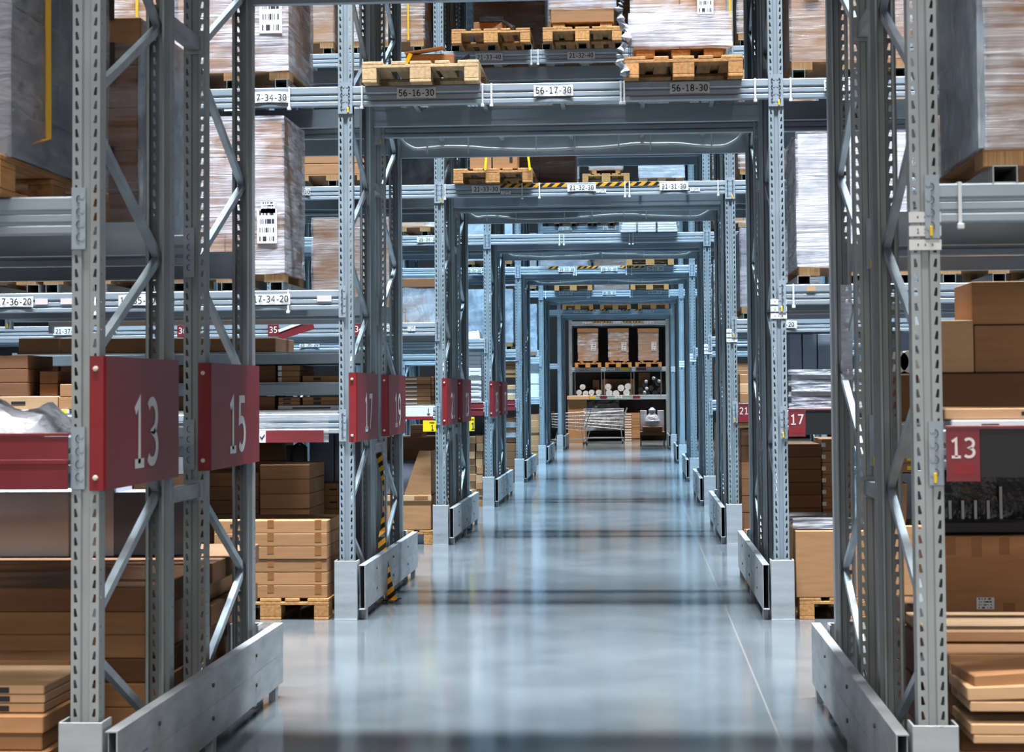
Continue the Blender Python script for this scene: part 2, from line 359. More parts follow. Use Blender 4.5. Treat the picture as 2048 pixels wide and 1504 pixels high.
# ------------------------------------------------------------------ racking
PITCHH = .05
def post_mesh(hh):
    b = MB(); n = int(hh/PITCHH)
    def cell(P, u0, u1, z0, z1, hole):      # P maps (u,z)->xyz ; hole list of pts (u,z) ccw of 4 or 6
        c = [(u0, z0), (u1, z0), (u1, z1), (u0, z1)]
        k = len(hole); vs = [P(*p) for p in c+hole]
        if k == 6: fs = [(0, 1, 5, 4), (1, 2, 8, 7, 6, 5), (2, 3, 9, 8), (3, 0, 4, 9)]
        else: fs = [(0, 1, 5, 4), (1, 2, 6, 5), (2, 3, 7, 6), (3, 0, 4, 7)]
        b.add(vs, fs)
    for i in range(n):
        z = i*PITCHH
        for s in (-1, 1):
            # flange between |x| .016 and .05
            def P(u, zz, s=s): return (s*u, 0, zz)
            h = [(.029, z+.010), (.041, z+.012), (.041, z+.022), (.0375, z+.022), (.0405, z+.040), (.0335, z+.040)] if s > 0 else \
                [(.029, z+.012), (.041, z+.010), (.041, z+.040), (.034, z+.040), (.033, z+.021), (.029, z+.021)]
            if s > 0: h = [(.026, z+.012), (.038, z+.010), (.0395, z+.022), (.0395, z+.040), (.0325, z+.040), (.0315, z+.021)]; h = [h[0], h[1], h[2], h[2], h[3], h[4]]
            else:
                h = [(.026, z+.010), (.038, z+.012), (.038, z+.020), (.036, z+.022), (.0395, z+.040), (.0325, z+.040)]
                h = [(.026, z+.012), (.0385, z+.010), (.0395, z+.022), (.0397, z+.030), (.0395, z+.040), (.0325, z+.040)]
            cell(P, .016, .05, z, z+PITCHH, h)
            def Q(u, zz, s=s): return (s*.05, u, zz)
            cell(Q, 0, .045, z, z+PITCHH, [(.019, z+.020), (.026, z+.020), (.026, z+.028), (.019, z+.028)])
    T = n*PITCHH
    for s in (-1, 1):
        b.strip([(s*.05, .045), (s*.05, .066), (s*.036, .082), (s*.036, .10), (s*.027, .10)], 0, T, 'z')
        b.strip([(s*.016, 0), (s*.011, .010), (0, .010)], 0, T, 'z')
    return b
POST_H = 8.4
def frame(row, which, side_i, name_side, tags=False):
    """one upright frame: two perforated posts and zigzag braces.  which 0 front rack, 1 back rack"""
    Y = ROWY[row]+which*(DEP+GAP); X = XL+side_i*W+dA(row)
    lab = f"grey perforated steel upright frame {name_side}, {'front' if which == 0 else 'back'} rack of the {ROWN[row]}"
    t = thing('upright_frame', lab, 'rack frame', (X, Y, 0), group='upright frames of the racking')
    near = row == 'A'
    pm = cached(('post',), lambda: post_mesh(POST_H))
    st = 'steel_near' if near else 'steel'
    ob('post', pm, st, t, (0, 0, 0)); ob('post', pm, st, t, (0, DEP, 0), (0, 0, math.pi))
    # braces
    def brace(za, zb):
        b = MB(); b.bar((0, .06, za), (0, DEP-.06, zb), .028, .032, (0, 0, 1)); return b
    z = .20; up = True; seg = .475
    far = row in 'EFGH'
    zz = [.20+i*seg for i in range(int((POST_H-.5)/seg))]
    for i in range(len(zz)-1):
        q = (i+which) % 2
        me = cached(('brace', q), lambda: brace(.05 if q else seg-.05, seg if q else 0))
        ob('diagonal_brace', me, 'brace', t, (0, 0, zz[i]))
    ob('horizontal_brace', cached(('hbrace',), lambda: MB().bar((0, .06, 0), (0, DEP-.06, 0), .03, .04)), 'brace', t, (0, 0, .12))
    for y in (.04, DEP-.04):
        ob('foot_plate', cached(('footplate',), lambda: MB().box(-.07, .07, -.06, .06, 0, .008)), 'guard', t, (0, y, 0))
    if tags:
        for k in range(3):
            g = ob('position_tag', cached(('ptag',), lambda: MB().box(-.055, .055, -.003, -.0005, 0, .036)), 'label', t, (0, 0, 2.02+k*.048))
            ob('tag_text', text_mesh('* * *' if k != 1 else '1 1 1', .018), 'ink', g, (0, -.0035, .018), (math.pi/2, 0, 0))
    return t
BH = .135
def beam_mesh():
    p = [(0.004, -BH), (.05, -BH), (.05, 0), (.006, 0), (.0, -.006), (.0, -.045), (.008, -.053), (.008, -.060), (.003, -.066), (.003, -.088), (.010, -.094), (.010, -.100), (.0, -.108), (.0, -.130)]
    return MB().prism(p, .05, W-.05)
def conn_mesh():
    b = MB(); z0, z1 = -.19, .03
    b.box(0, .045, -.006, -.002, z0, z1); b.box(.045, .05, -.006, .05, z0, z1)
    for k in range(4):
        zc = z1-.03-k*.05
        b.prism([(.012+.009*math.cos(a), zc+.012*math.sin(a)) for a in [i*math.pi/4 for i in range(8)]], -.0062, -.0075, 'y')
    return b
def hslot_mesh(sg=1):
    b = MB()
    for k in range(4):
        zc = -.012-k*.045; pts = [(.022+.010*math.cos(math.radians(a)), zc+.013*math.sin(math.radians(a))) for a in range(-100, 101, 25)]
        for i in range(len(pts)-1): b.bar((sg*pts[i][0], -.0065, pts[i][1]), (sg*pts[i+1][0], -.0065, pts[i+1][1]), .0015, .006, (0, 1, 0))
    return b
BEAMN = {1: 'lowest level', 2: 'second level', 3: 'third level', 4: 'fourth level', 5: 'fifth level'}
LZ = {1: 1.40, 2: 2.25, 3: 3.654, 4: 5.02, 5: 6.40}
BAYN = {-3: 'third bay left', -2: 'second bay left', -1: 'bay left', 0: 'bay across', 1: 'bay right', 2: 'second bay right'}
BEAMS = {}
def beam(row, rack, pos, bay, lev):
    """rack 0/1 front/back rack; pos 0 front beam 1 rear beam"""
    Y = ROWY[row]+rack*(DEP+GAP)+(DEP if pos else 0)
    X = XL+bay*W+dA(row)
    lab = f"grey {'rear' if pos else 'front'} beam at {BEAMN[lev]}, {BAYN[bay]} of aisle, {'back' if rack else 'front'} rack, {ROWN[row]}"
    rot = (0, 0, math.pi) if pos else (0, 0, 0)
    t = thing('pallet_beam', lab, 'rack beam', (X+(W if pos else 0), Y, LZ[lev]), rot, 'horizontal pallet beams')
    rl = ob('beam_rail', cached(('beam',), beam_mesh), 'beam', t)
    if rack and pos and bay == 0 and lev == 3: rl.scale = (1, 1, 1.22)
    cm_ = cached(('conn',), conn_mesh)
    def mir():
        b = conn_mesh(); b.v = [(-x, y, z) for x, y, z in b.v]; b.f = [tuple(reversed(f)) for f in b.f]; return b
    ob('end_connector', cm_, 'beam', t); ob('hook_slots', cached(('hslot',), hslot_mesh), 'ink', t); ob('hook_slots', cached(('hslotm',), lambda: hslot_mesh(-1)), 'ink', t, (W, 0, 0)); ob('end_connector', cached(('connm',), mir), 'beam', t, (W, 0, 0))
    BEAMS[(row, rack, pos, bay, lev)] = t
    if pos == 0 and row in 'ABC':
        ob('locking_pin', cached(('pin',), lambda: MB().box(-.006, .006, -.012, -.006, -.018, .018, .002)), 'yellow', t, (.02, 0, -.165))
    return t
def blabel(key, x, s, w=.24, tilt=0., dz=-.055, curl=True, size=.052):
    size = .048
    """paper location label with its number on a beam; x measured from bay's left post"""
    t = BEAMS[key]
    b = MB(); n = 6; h = .038
    vs = []; seed = hash(s) % 7 if False else sum(map(ord, s)) % 5
    for i in range(n+1):
        u = i/n; x_ = (u-.5)*w; top = h+(.008*math.sin(math.pi*u) if seed % 2 else -.004*math.sin(math.pi*u)); y_ = -.002-(.006*abs(2*u-1)**2 if curl else 0)
        vs += [(x_, y_, -h+(.006*math.sin(math.pi*u) if seed % 3 else 0)), (x_, y_, top)]
    b.add(vs, [(2*i, 2*i+2, 2*i+3, 2*i+1) for i in range(n)])
    lb = ob('location_label', b, 'label', t, (x, -.002, dz), (0, tilt, 0))
    if s: ob('label_text', text_mesh(s, size), 'ink', lb, (0, -.0105, 0), (math.pi/2, 0, 0))
    return lb
def bcode(key, x, w=.09, h=.035, dz=-.10, m='barcode'):
    ob('small_label', MB().box(-w/2, w/2, -.003, -.001, -h/2, h/2), m, BEAMS[key], (x, -.0, dz))
def tie(key, x):
    b = cached(('tie',), lambda: MB().box(-.006, .006, -.008, -.003, -BH-.01, .004).box(-.006, .006, -.003, .053, .001, .005).box(-.006, .006, -.003, .053, -BH-.012, -BH-.004).box(-.012, .012, -.020, -.003, -BH-.025, -BH-.005, .003))
    ob('cable_tie', b, 'tie', BEAMS[key], (x, 0, 0))
def haz(key, x0, x1, dz=-.022):
    ob('hazard_stripe', MB().box(x0, x1, -.002, -.0008, -.020, .020), 'hazard', BEAMS[key], (0, 0, dz))

for r in 'ABCDEFG':
    for which in (0, 1):
        frame(r, which, 0, 'left of the aisle', False)
        frame(r, which, 1, 'right of the aisle', which == 0)
for r, sides in (('C', (-1,)), ('D', (-1, 2)), ('E', (-1, 2)), ('F', (-1, 2))):
    for s in sides:
        for which in (0, 1): frame(r, which, s, 'one bay further '+('left' if s < 0 else 'right'))
frame('H', 0, 0, 'left of the aisle'); frame('H', 0, 1, 'right of the aisle')

def full(row, bay, levs, racks=(0, 1)):
    for l in levs:
        for k in racks:
            beam(row, k, 0, bay, l); beam(row, k, 1, bay, l)
full('A', -1, (1, 2)); full('A', 0, (3,)); full('A', 1, (1, 2))
full('B', -1, (1, 2, 3)); full('B', 0, (3, 4)); full('B', 1, (1, 2, 3))
full('C', -1, (1, 2, 3, 4)); full('C', -2, (1, 2, 3)); full('C', 0, (3, 4)); full('C', 1, (1, 2, 3, 4))
full('D', -1, (1, 2, 3, 4)); full('D', -2, (2, 3), (0,)); full('D', 0, (3, 4, 5)); full('D', 1, (1, 2, 3, 4))
full('E', -1, (1, 2, 3)); full('E', 0, (3, 4)); full('E', 1, (2, 3), (0,)); full('E', -2, (2,), (0,))
full('F', -1, (1, 2, 3), (0,)); full('F', 0, (3, 4)); full('F', 1, (3,), (0,))
full('G', -1, (2, 3), (0,)); full('G', 0, (3, 4))
full('H', 0, (1, 2, 3), (0,)); 
# row spacers between the two racks of the nearest rows
for r in 'ABC':
    for sx, nm in ((0, 'left'), (1, 'right')):
        for z, zn in ((1.12, 'waist-high'), (3.1, 'overhead')):
            t = thing('row_spacer', f"short grey steel {zn} tie joining two racks {nm} of aisle in the {ROWN[r]}", 'rack tie', (XL+sx*W+dA(r), ROWY[r]+DEP, z), group='short ties between back-to-back racks')
            ob('spacer_bar', cached(('spacer',), lambda: MB().box(-.025, .025, .002, GAP-.002, -.03, .03)), 'guard', t)
            ob('spacer_plate', cached(('splate',), lambda: MB().box(-.04, .04, .0, .004, -.045, .045).box(-.04, .04, GAP-.004, GAP, -.045, .045)), 'guard', t)

# labels, ties and stripes on the beams the photo shows
K = ('B', 0, 0, 0, 3)
for s, px in (('56-16-30', 838), ('56-17-30', 1115), ('56-18-30', 1388)): blabel(K, (px-693)/866*W, s, .27, size=.072)
for px in (727, 972, 990, 1250, 1257, 1518): tie(K, (px-693)/866*W)
K = ('B', 0, 0, -1, 2)
for s, x in (('17-36-20', .63), ('17-35-20', 1.50), ('17-34-20', 2.43)): blabel(K, x, s, .27, size=.07, dz=-.06)
for x in (.82, 1.0): bcode(K, x, .09, .04, -.06, 'pinklabel')
bcode(K, 2.80, .10, .04, -.06, 'pinklabel'); bcode(K, 1.86, .08, .05, -.06)
for x in (1.20, 2.55): tie(K, x)
K = ('B', 0, 0, -1, 3)
blabel(K, 2.42, '17-34-30', .27, size=.066, dz=-.07); tie(K, 2.56)
K = ('B', 0, 0, 1, 3); blabel(K, .45, '17-33-30', .25, size=.07); tie(K, .10)
K = ('B', 0, 0, 1, 2); tie(K, .10); bcode(K, .22, .06, .03, -.03, 'kraft_pale')
K = ('C', 0, 0, 0, 3)
for s, px in (('21-33-30', 975), ('21-32-30', 1168), ('21-31-30', 1353)): blabel(K, (px-880)/585*W, s, .29, size=.07)
for px in (892, 1048, 1083, 1255, 1264, 1441): tie(K, (px-880)/585*W)
for a, c in ((1003, 1137), (1196, 1323)): haz(K, (a-880)/585*W, (c-880)/585*W)
for px in (1015, 1207, 1395): bcode(K, (px-880)/585*W, .10, .035, -.09)
K = ('C', 0, 0, 0, 4)
for s, x in (('21-33-40', .52), ('21-32-40', 1.46), ('21-31-40', 2.4)): blabel(K, x, s, .28, size=.07, dz=-.07)
for x in (.95, 1.02): tie(K, x)
K = ('C', 0, 0, -1, 2); blabel(K, 2.4, '21-34-20', .27, size=.07)
bcode(K, .42, .10, .05, -.06); bcode(K, 2.66, .08, .05, -.06)
K = ('C', 0, 0, -2, 2); blabel(K, 2.05, '21-37-20', .3, size=.07); bcode(K, 2.5, .12, .045, -.05)
def bplate(key, x, s):
    p = ob('number_plate', MB().box(-.055, .055, -.006, -.002, -.07, .07), 'red_rail', BEAMS[key], (x, 0, -.055))
    ob('plate_number', text_mesh(s, .065), 'white', p, (0, -.0068, -.005), (math.pi/2, 0, 0))
bplate(('C', 0, 0, -1, 2), .30, '36'); bplate(('C', 0, 0, -1, 2), 1.24, '35'); bplate(('C', 0, 0, -1, 2), 2.12, '34')
K = ('C', 0, 0, -1, 3); blabel(K, 1.50, '21-35-30', .25, size=.07); tie(K, 1.95)
K = ('D', 0, 0, -1, 3); blabel(K, 2.15, '25-34-30', .30, size=.07)
K = ('D', 0, 0, -1, 2); blabel(K, .53, '25-36-20', .27, size=.07); bcode(K, 1.0, .12, .05, -.05); bcode(K, 2.5, .1, .05, -.05); blabel(K, 1.45, '25-35-20', .27, size=.07)
K = ('C', 0, 0, 1, 2); blabel(K, .50, '21-30-20', .30, size=.075, dz=-.06)
for px in (1118, 1127, 1258, 1265): tie(('D', 0, 0, 0, 3), (px-973)/439*W)
K = ('E', 0, 0, 0, 3)
for s, x in (('29-33-30', .83), ('29-32-30', 1.55), ('29-31-30', 2.33)): blabel(K, x, s, .28, size=.07)
for a, c in ((.51, .69), (1.0, 1.38), (1.74, 2.14)): haz(K, a, c)
for x in (.95, .99, 1.84, 1.93): tie(K, x)
K = ('E', 0, 0, -1, 2); blabel(K, 1.95, '29-35-20', .27, size=.07); blabel(('E', 0, 0, -1, 3), 2.2, '29-34-30', .27, size=.07)
K = ('F', 0, 0, 0, 3)
for s, x in (('56-07-30', .52), ('56-08-30', 1.44), ('56-09-30', 2.4)): blabel(K, x, s, .28, size=.07)
for x in (.1, .98, 1.02, 1.88, 1.93, 2.7): tie(K, x)
K = ('F', 0, 0, 0, 4)
for s, x in (('33-33-40', .52), ('33-32-40', 1.46)): blabel(K, x, s, .28, size=.07)
blabel(('E', 0, 0, 0, 4), 1.46, '29-32-40', .28, size=.07)
K = ('G', 0, 0, 0, 3)
for s, x in (('37-33-30', .52), ('37-32-30', 1.46), ('37-31-30', 2.33)): blabel(K, x, s, .28, size=.07)
for a, c in ((.68, .95), (1.06, 1.3), (1.62, 1.85), (1.95, 2.15)): haz(K, a, c)
K = ('H', 0, 0, 0, 3)
for s, x in (('41-33-30', .52), ('41-32-30', 1.46), ('41-31-30', 2.4)): blabel(K, x, s, .28, size=.07)
for a, c in ((.68, 1.25), (1.62, 2.2)): haz(K, a, c)
for x in (.95, 1.9): tie(K, x)
for x, m_ in ((1.0, 'red_rail'), (1.45, 'barcode'), (2.0, 'red_rail'), (.65, 'yellow')): bcode(('H', 0, 0, 0, 1), x, .22, .08, -.06, m_)
for x, m_ in ((.4, 'film_grey'), (1.2, 'barcode'), (1.65, 'yellow'), (2.15, 'red_rail')): bcode(('H', 0, 0, 0, 2), x, .3, .08, -.06, m_)

# wire decks under the crossing levels
def deck_mesh():
    b = MB(); d = DEP-.1
    x = .06
    while x < W-.06: b.box(x-.0015, x+.0015, .05, .05+d, -.004, -.001); x += .028
    y = .055
    while y < .05+d: b.box(.05, W-.05, y-.0015, y+.0015, -.007, -.004); y += .03
    for x in (.4, .9, 1.47, 2.05, 2.55): b.box(x-.015, x+.015, .05, .05+d, -.035, -.008)
    return b
for r in 'ABCDEFG':
    for k in (0, 1):
        t = thing('wire_deck', f"fine wire mesh deck over the aisle in the {'back' if k else 'front'} rack of the {ROWN[r]}", 'wire shelf',
                  (XL+dA(r), ROWY[r]+k*(DEP+GAP), LZ[3]), group='wire mesh decks over the aisle')
        ob('wire_mesh', cached(('deck',), deck_mesh), 'channel', t)
# cable under the last beam of each crossing
def cable_mesh(seed):
    rr = random.Random(seed); pts = []
    pts.append((.05, .03, -.05)); pts.append((.09, .05, -.11)); pts.append((.17, .06, -.155))
    n = 14
    for i in range(n+1):
        u = i/n; pts.append((.26+u*(W-.52), .06, -.165+.018*math.sin(u*9+seed)+rr.uniform(-.006, .006)))
    pts += [(W-.17, .06, -.15), (W-.10, .05, -.10), (W-.07, .03, -.03)]
    # smooth
    out = []
    for i in range(len(pts)-1):
        for k in range(3):
            a = Vector(pts[max(i-1, 0)]); b_ = Vector(pts[i]); c = Vector(pts[i+1]); d = Vector(pts[min(i+2, len(pts)-1)]); t = k/3
            out.append(.5*((2*b_)+(c-a)*t+(2*a-5*b_+4*c-d)*t*t+(3*b_-a-3*c+d)*t**3))
    out.append(Vector(pts[-1]))
    return MB().tube(out, .011, 8)
for i, r in enumerate('ABCDEF'):
    Y = ROWY[r]+2*DEP+GAP
    t = thing('power_cable', f"thin grey cable sagging along the last overhead beam of the {ROWN[r]}", 'cable', (XL+dA(r), Y-.165, LZ[3]+.06), group='grey cables under the overhead beams')
    ob('cable_run', cable_mesh(i), 'cable', t)
    for x in (.28, .62, 1.18, 1.5, 1.86, 2.12, 2.62):
        ob('cable_tie', cached(('ctie',), lambda: MB().box(-.005, .005, .042, .046, -.205, -.055).box(-.005, .005, .046, .1135, -.062, -.056)), 'tie', t, (x, 0, 0))

# guards at the foot of the posts
def colguard():
    b = MB(); b.box(-.078, .078, -.045, -.037, 0, .40, .003); b.box(-.078, -.070, -.037, .06, 0, .40); b.box(.070, .078, -.037, .06, 0, .40); b.box(-.078, .078, -.05, .06, 0, .006); return b
def rail_mesh(L):
    b = MB()   # open C channel, face toward the aisle at x=0, hollow behind
    b.box(-.005, 0, 0, L, .07, .215); b.box(-.005, -.001, 0, L, .215, .219); b.box(-.005, 0, 0, L, .219, .37); b.box(-.044, -.005, 0, L, .366, .37); b.box(-.044, -.005, 0, L, .07, .075)
    b.box(-.044, -.040, .03, L-.03, .075, .366)
    return b
LR = 2*DEP+GAP+.30
for r in 'ABCDEFG':
    Y = ROWY[r]; n = ROWN[r]
    for s, sn in ((0, 'left'), (1, 'right')):
        X = XL+s*W+dA(r)
        for e, en in ((0, 'front'), (1, 'far')):
            yy = Y if e == 0 else Y+2*DEP+GAP
            t = tag(ob('column_guard', cached(('cg',), colguard), 'guard', None, (X, yy, 0), (0, 0, math.pi*e)),
                    f"scuffed grey steel column guard at {en} post foot, {sn} of aisle, {n}", 'post guard', 'steel guards at post feet')
        t = thing('guard_rail', f"long low grey kick rail along the {sn} side of the aisle in the {n}", 'guard rail', (X+(.134 if s == 0 else -.134), Y-.05, 0), group='low rails beside the aisle')
        me = cached(('rail',), lambda: rail_mesh(LR))
        o = ob('rail_channel', me, 'guard', t)
        if s: o.scale = (-1, 1, 1)
        for y in (.12, LR/2, LR-.12):
            ob('rail_foot', cached(('rfoot',), lambda: MB().box(-.040, -.006, -.03, .03, 0, .0695)), 'guard', t, (0 if not s else .046, y, 0))
        for y in (.5, 1.3, 2.1):
            for z in (.16, .30):
                ob('rail_bolt', cached(('rbolt',), lambda: MB().tube([(0, 0, 0), (.006, 0, 0)], .009, 8)), 'rubber', t, (0 if not s else -.006, y, z))

# red end-of-row number signs, bent round the post
def sign_mesh():
    b = MB()
    # flange on the post front then panel running back beside the frame
    b.prism([(-.035, -.012), (.015, -.012), (.021, 0), (.021, .93), (.018, .93), (.018, .002), (.013, -.009), (-.035, -.009)], 0, .475, 'z')
    return b
for r, which, num in (('A', 0, '13'), ('A', 1, '15'), ('B', 0, '17'), ('B', 1, '19'), ('C', 0, '21'), ('C', 1, '23'), ('D', 0, '25'), ('D', 1, '27')):
    Y = ROWY[r]+which*(DEP+GAP); X = XL+dA(r)
    sc = 1. if which == 0 else .97
    t = thing('aisle_sign', f"dark red row number sign reading {num} fixed to a left post", 'sign', (X+.055, Y-.004, 1.205), group='red row number signs')
    ob('sign_panel', cached(('sign',), sign_mesh), 'red', t)
    ob('sign_number', text_mesh(num, .265, .001), 'white', t, (.0215, .475, .195), (math.pi/2, 0, math.pi/2))
    for z in (.045, .43):
        ob('screw_cap', cached(('cap',), lambda: MB().tube([(0, -.013, 0), (0, -.018, 0), (0, -.020, 0)], [.010, .009, .004], 10)), 'screw', t, (-.013, 0, z))

# ------------------------------------------------------------------ goods
def pal_parts(pale=False):
    wd = 'wood_pale' if pale else 'wood'
    P = []
    for x0, x1 in ((-.40, -.255), (-.20, -.10), (-.0725, .0725), (.10, .20), (.255, .40)): P.append(('deck_board', (x0, x1, -.6, .6, .122, .144)))
    for y in (-.6, -.0725, .455): P.append(('cross_board', (-.4, .4, y, y+.145, .100, .1215)))
    for y in (-.6, -.0725, .455):
        for x0, x1 in ((-.40, -.30), (-.0725, .0725), (.30, .40)): P.append(('block', (x0, x1, y, y+.145, .022, .0995)))
    for x0, x1 in ((-.40, -.30), (-.0725, .0725), (.30, .40)): P.append(('bottom_board', (x0, x1, -.6, .6, 0, .0215)))
    return wd, P
def pallet(x, yf, z, label, far=False, pale=False, rz=0.):
    """euro pallet, short side to the viewer; yf = y of its front edge"""
    wd, P = pal_parts(pale)
    if far:
        def mk():
            b = MB()
            for _, c in P: b.box(*c)
            return b
        return tag(ob('wooden_pallet', cached(('palfar',), mk), wd, None, (x, yf+.6, z), (0, 0, rz)), label, 'pallet', 'wooden pallets')
    t = thing('wooden_pallet', label, 'pallet', (x, yf+.6, z), (0, 0, rz), 'wooden pallets')
    for n, c in P:
        ob(n, cached(('pal', n, c), lambda: MB().box(*c, c=.003)), wd, t)
    return t
def carton_mesh(w, d, h): return MB().box(-w/2, w/2, 0, d, 0, h, .004)
def carton(x0, x1, yf, d, z0, z1, label, m='kraft', tapes=(), marks=(), group=None, rz=0., rx=0., ry=0., name='cardboard_carton', seam=False, film=None):
    w, h = x1-x0, z1-z0
    key = ('carton', round(w, 2), round(d, 2), round(h, 3))
    me = cached(key, lambda: carton_mesh(key[1], key[2], key[3]))
    if not tapes and not marks and not seam and not film:
        return tag(ob(name, me, m, None, ((x0+x1)/2, yf, z0), (rx, ry, rz)), label, 'carton', group)
    t = thing(name, label, 'carton', ((x0+x1)/2, yf, z0), (rx, ry, rz), group)
    ob('box_body', me, m, t)
    w, d, h = key[1:]
    for u in tapes:    # strips folded over the front upper edge
        u, th = u if isinstance(u, tuple) else (u, .05)
        th = min(th, h*.8)
        ob('packing_tape', MB().box(-.022, .022, -.0012, .0, h-th, h+.0008).box(-.022, .022, 0, .06, h, h+.0008), 'tape', t, (-w/2+u*w, 0, 0))
    if seam: ob('packing_tape', MB().box(-.025, .025, -.001, d+.001, h, h+.001).box(-.025, .025, -.001, 0, h-.07, h), 'tape', t)
    for mk in marks:   # (u, v, w, h, material)
        u, v, mw, mh, mm = mk
        ob('carton_label' if mm != 'ink' else 'printed_mark', MB().box(-mw/2, mw/2, -.0022, -.0008, -mh/2, mh/2), mm, t, (-w/2+u*w, 0, v*h))
    if film:
        ob('plastic_cover', film_mesh(w, d, h, .006), film, t)
    return t
def film_mesh(w, d, h, e=.012, seed=0, top=True, ragged=False):
    """closed shell of plastic round a block with wrinkled faces"""
    rr = random.Random(seed+int(w*100)+int(h*100)); b = MB()
    nx, nz, ny = max(3, int(w/.12)), max(3, int(h/.10)), max(3, int(d/.15))
    ring = [(-w/2-e+(w+2*e)*i/nx, -e) for i in range(nx)]+[(w/2+e, -e+(d+2*e)*i/ny) for i in range(ny)] + \
           [(w/2+e-(w+2*e)*i/nx, d+e) for i in range(nx)]+[(-w/2-e, d+e-(d+2*e)*i/ny) for i in range(ny)]
    n = len(ring); cx, cy = 0, d/2
    for k in range(nz+1):
        z = h*k/nz
        for i, (x, y) in enumerate(ring):
            j = rr.uniform(-.4, .6)*e
            if k == 0: zz = z-(rr.uniform(0, .012) if ragged else 0)
            else: zz = z+(e if k == nz else 0)
            b.v.append((x+math.copysign(j, x), y+(math.copysign(j, y-cy)), zz))
    for k in range(nz):
        for i in range(n):
            j = (i+1) % n; b.f.append((k*n+i, k*n+j, (k+1)*n+j, (k+1)*n+i))
    if top: b.f.append(tuple(nz*n+i for i in range(n)))
    return b
def load(x0, x1, yf, d, z0, z1, label, rows=3, cols=2, m='kraft', film='film', strap=None, labels=(), group='wrapped pallet loads', rz=0., topm=None, ragged=True, side=None):
    """cartons stacked on one pallet and wrapped in film: one thing"""
    w, h = x1-x0, z1-z0
    t = thing('wrapped_load', label, 'pallet load', ((x0+x1)/2, yf, z0), (0, 0, rz), group)
    b = MB(); cw, ch = w/cols, h/rows; cdn = 2
    for i in range(cols):
        for k in range(rows):
            for j in range(cdn): b.box(-w/2+i*cw+.002, -w/2+(i+1)*cw-.002, j*d/cdn+.002, (j+1)*d/cdn-.002, k*ch+.001, (k+1)*ch-.002, .005)
    ob('carton_stack', b, m, t)
    if film: ob('stretch_film', film_mesh(w, d, h, .012, int(x0*10), True, ragged), film, t)
    if side: ob('side_film', film_mesh(.012, d+.01, h*.995, .008, 3), side[1], t, (side[0]*(w/2+.022), 0, 0))
    for u, v, lw, lh in labels:
        ob('shipping_label', MB().box(-lw/2, lw/2, -.022, -.019, -lh/2, lh/2), 'barcode', t, (-w/2+u*w, 0, v*h))
    if strap:
        for u in strap: ob('yellow_strap', MB().box(-.010, .010, -.024, -.020, 0, h+.014).box(-.010, .010, -.024, d+.02, h+.013, h+.017), 'strap', t, (-w/2+u*w, 0, 0))
    if topm: ob('top_cover', MB().box(-w/2-.02, w/2+.02, -.02, d+.02, h-.10, h+.02, .006), topm, t)
    return t
BARN = {0: 'left', 1: 'middle', 2: 'right'}
def bars(xc, ww, yf, z, short, lv=True):
    """three hollow support bars running front to back under one load"""
    def mk():
        b = MB(); w_, h_, t_, L = .085, .060, .004, DEP
        b.box(-w_/2, w_/2, 0, L, h_-t_, h_); b.box(-w_/2, -w_/2+t_, 0, L, 0, h_-t_); b.box(w_/2-t_, w_/2, 0, L, 0, h_-t_)
        b.box(-w_/2+t_, w_/2-t_, .01, L, 0, t_)
        b.box(-w_/2+t_, w_/2-t_, L*.6, L*.6+.004, t_, h_-t_)  # inner plate and closed bottom added to keep the hollow ends dark
        return b
    for i, x in enumerate((xc-ww/2+.06, xc, xc+ww/2-.06)):
        tag(ob('support_bar', cached(('sbar',), mk), 'channel', None, (x, yf, z)), f"{BARN[i]} support bar under {short}", 'support bar', 'hollow support bars on the beams')
BZ = .060; PH = .062
def feet(x0, x1, yf, d, z, label):
    """ribbed cardboard pallet: thin board on three rows of ribbed feet"""
    t = thing('cardboard_pallet', label, 'pallet', ((x0+x1)/2, yf, z), group='low ribbed cardboard pallets')
    w = x1-x0
    ob('pallet_board', MB().box(-w/2, w/2, 0, d, PH-.010, PH), 'kraft', t)
    for x in (-w/2, -.07, w/2-.14):
        for y in (0, d-.14): ob('ribbed_foot', cached(('foot',), lambda: MB().box(0, .14, 0, .14, 0, PH-.0105)), 'feet', t, (x, y, 0))
    return t
ROWSHORT = ROWN
def level_load(row, rack, bay, slot, lev, h, short, m='kraft', film='film', rows=3, cols=2, w=.78, dx=0., support='feet', labels=(), strap=None, topm=None, yo=.0, d=.9, desc=None):
    xc = XL+bay*W+dA(row)+W*(slot+.5)/3+dx; yf = ROWY[row]+rack*(DEP+GAP)+yo; z = LZ[lev]
    if support == 'feet':
        bars(xc, w, yf, z, short); z += BZ
        feet(xc-w/2, xc+w/2, yf-.0+.01, d, z, f"cardboard pallet under {short}"); z += PH
    elif support == 'bars':
        bars(xc, w, yf, z, short); z += BZ
        pallet(xc, yf-.06, z, f"wooden pallet under {short}", far=row in 'DEFG'); z += .144
    elif support == 'pallet':
        pallet(xc, yf-.10, z, f"wooden pallet under {short}", far=row in 'DEFG'); z += .144
    return load(xc-w/2, xc+w/2, yf+.01, d, z, z+h, short, rows, cols, m, film, strap, labels, topm=topm)
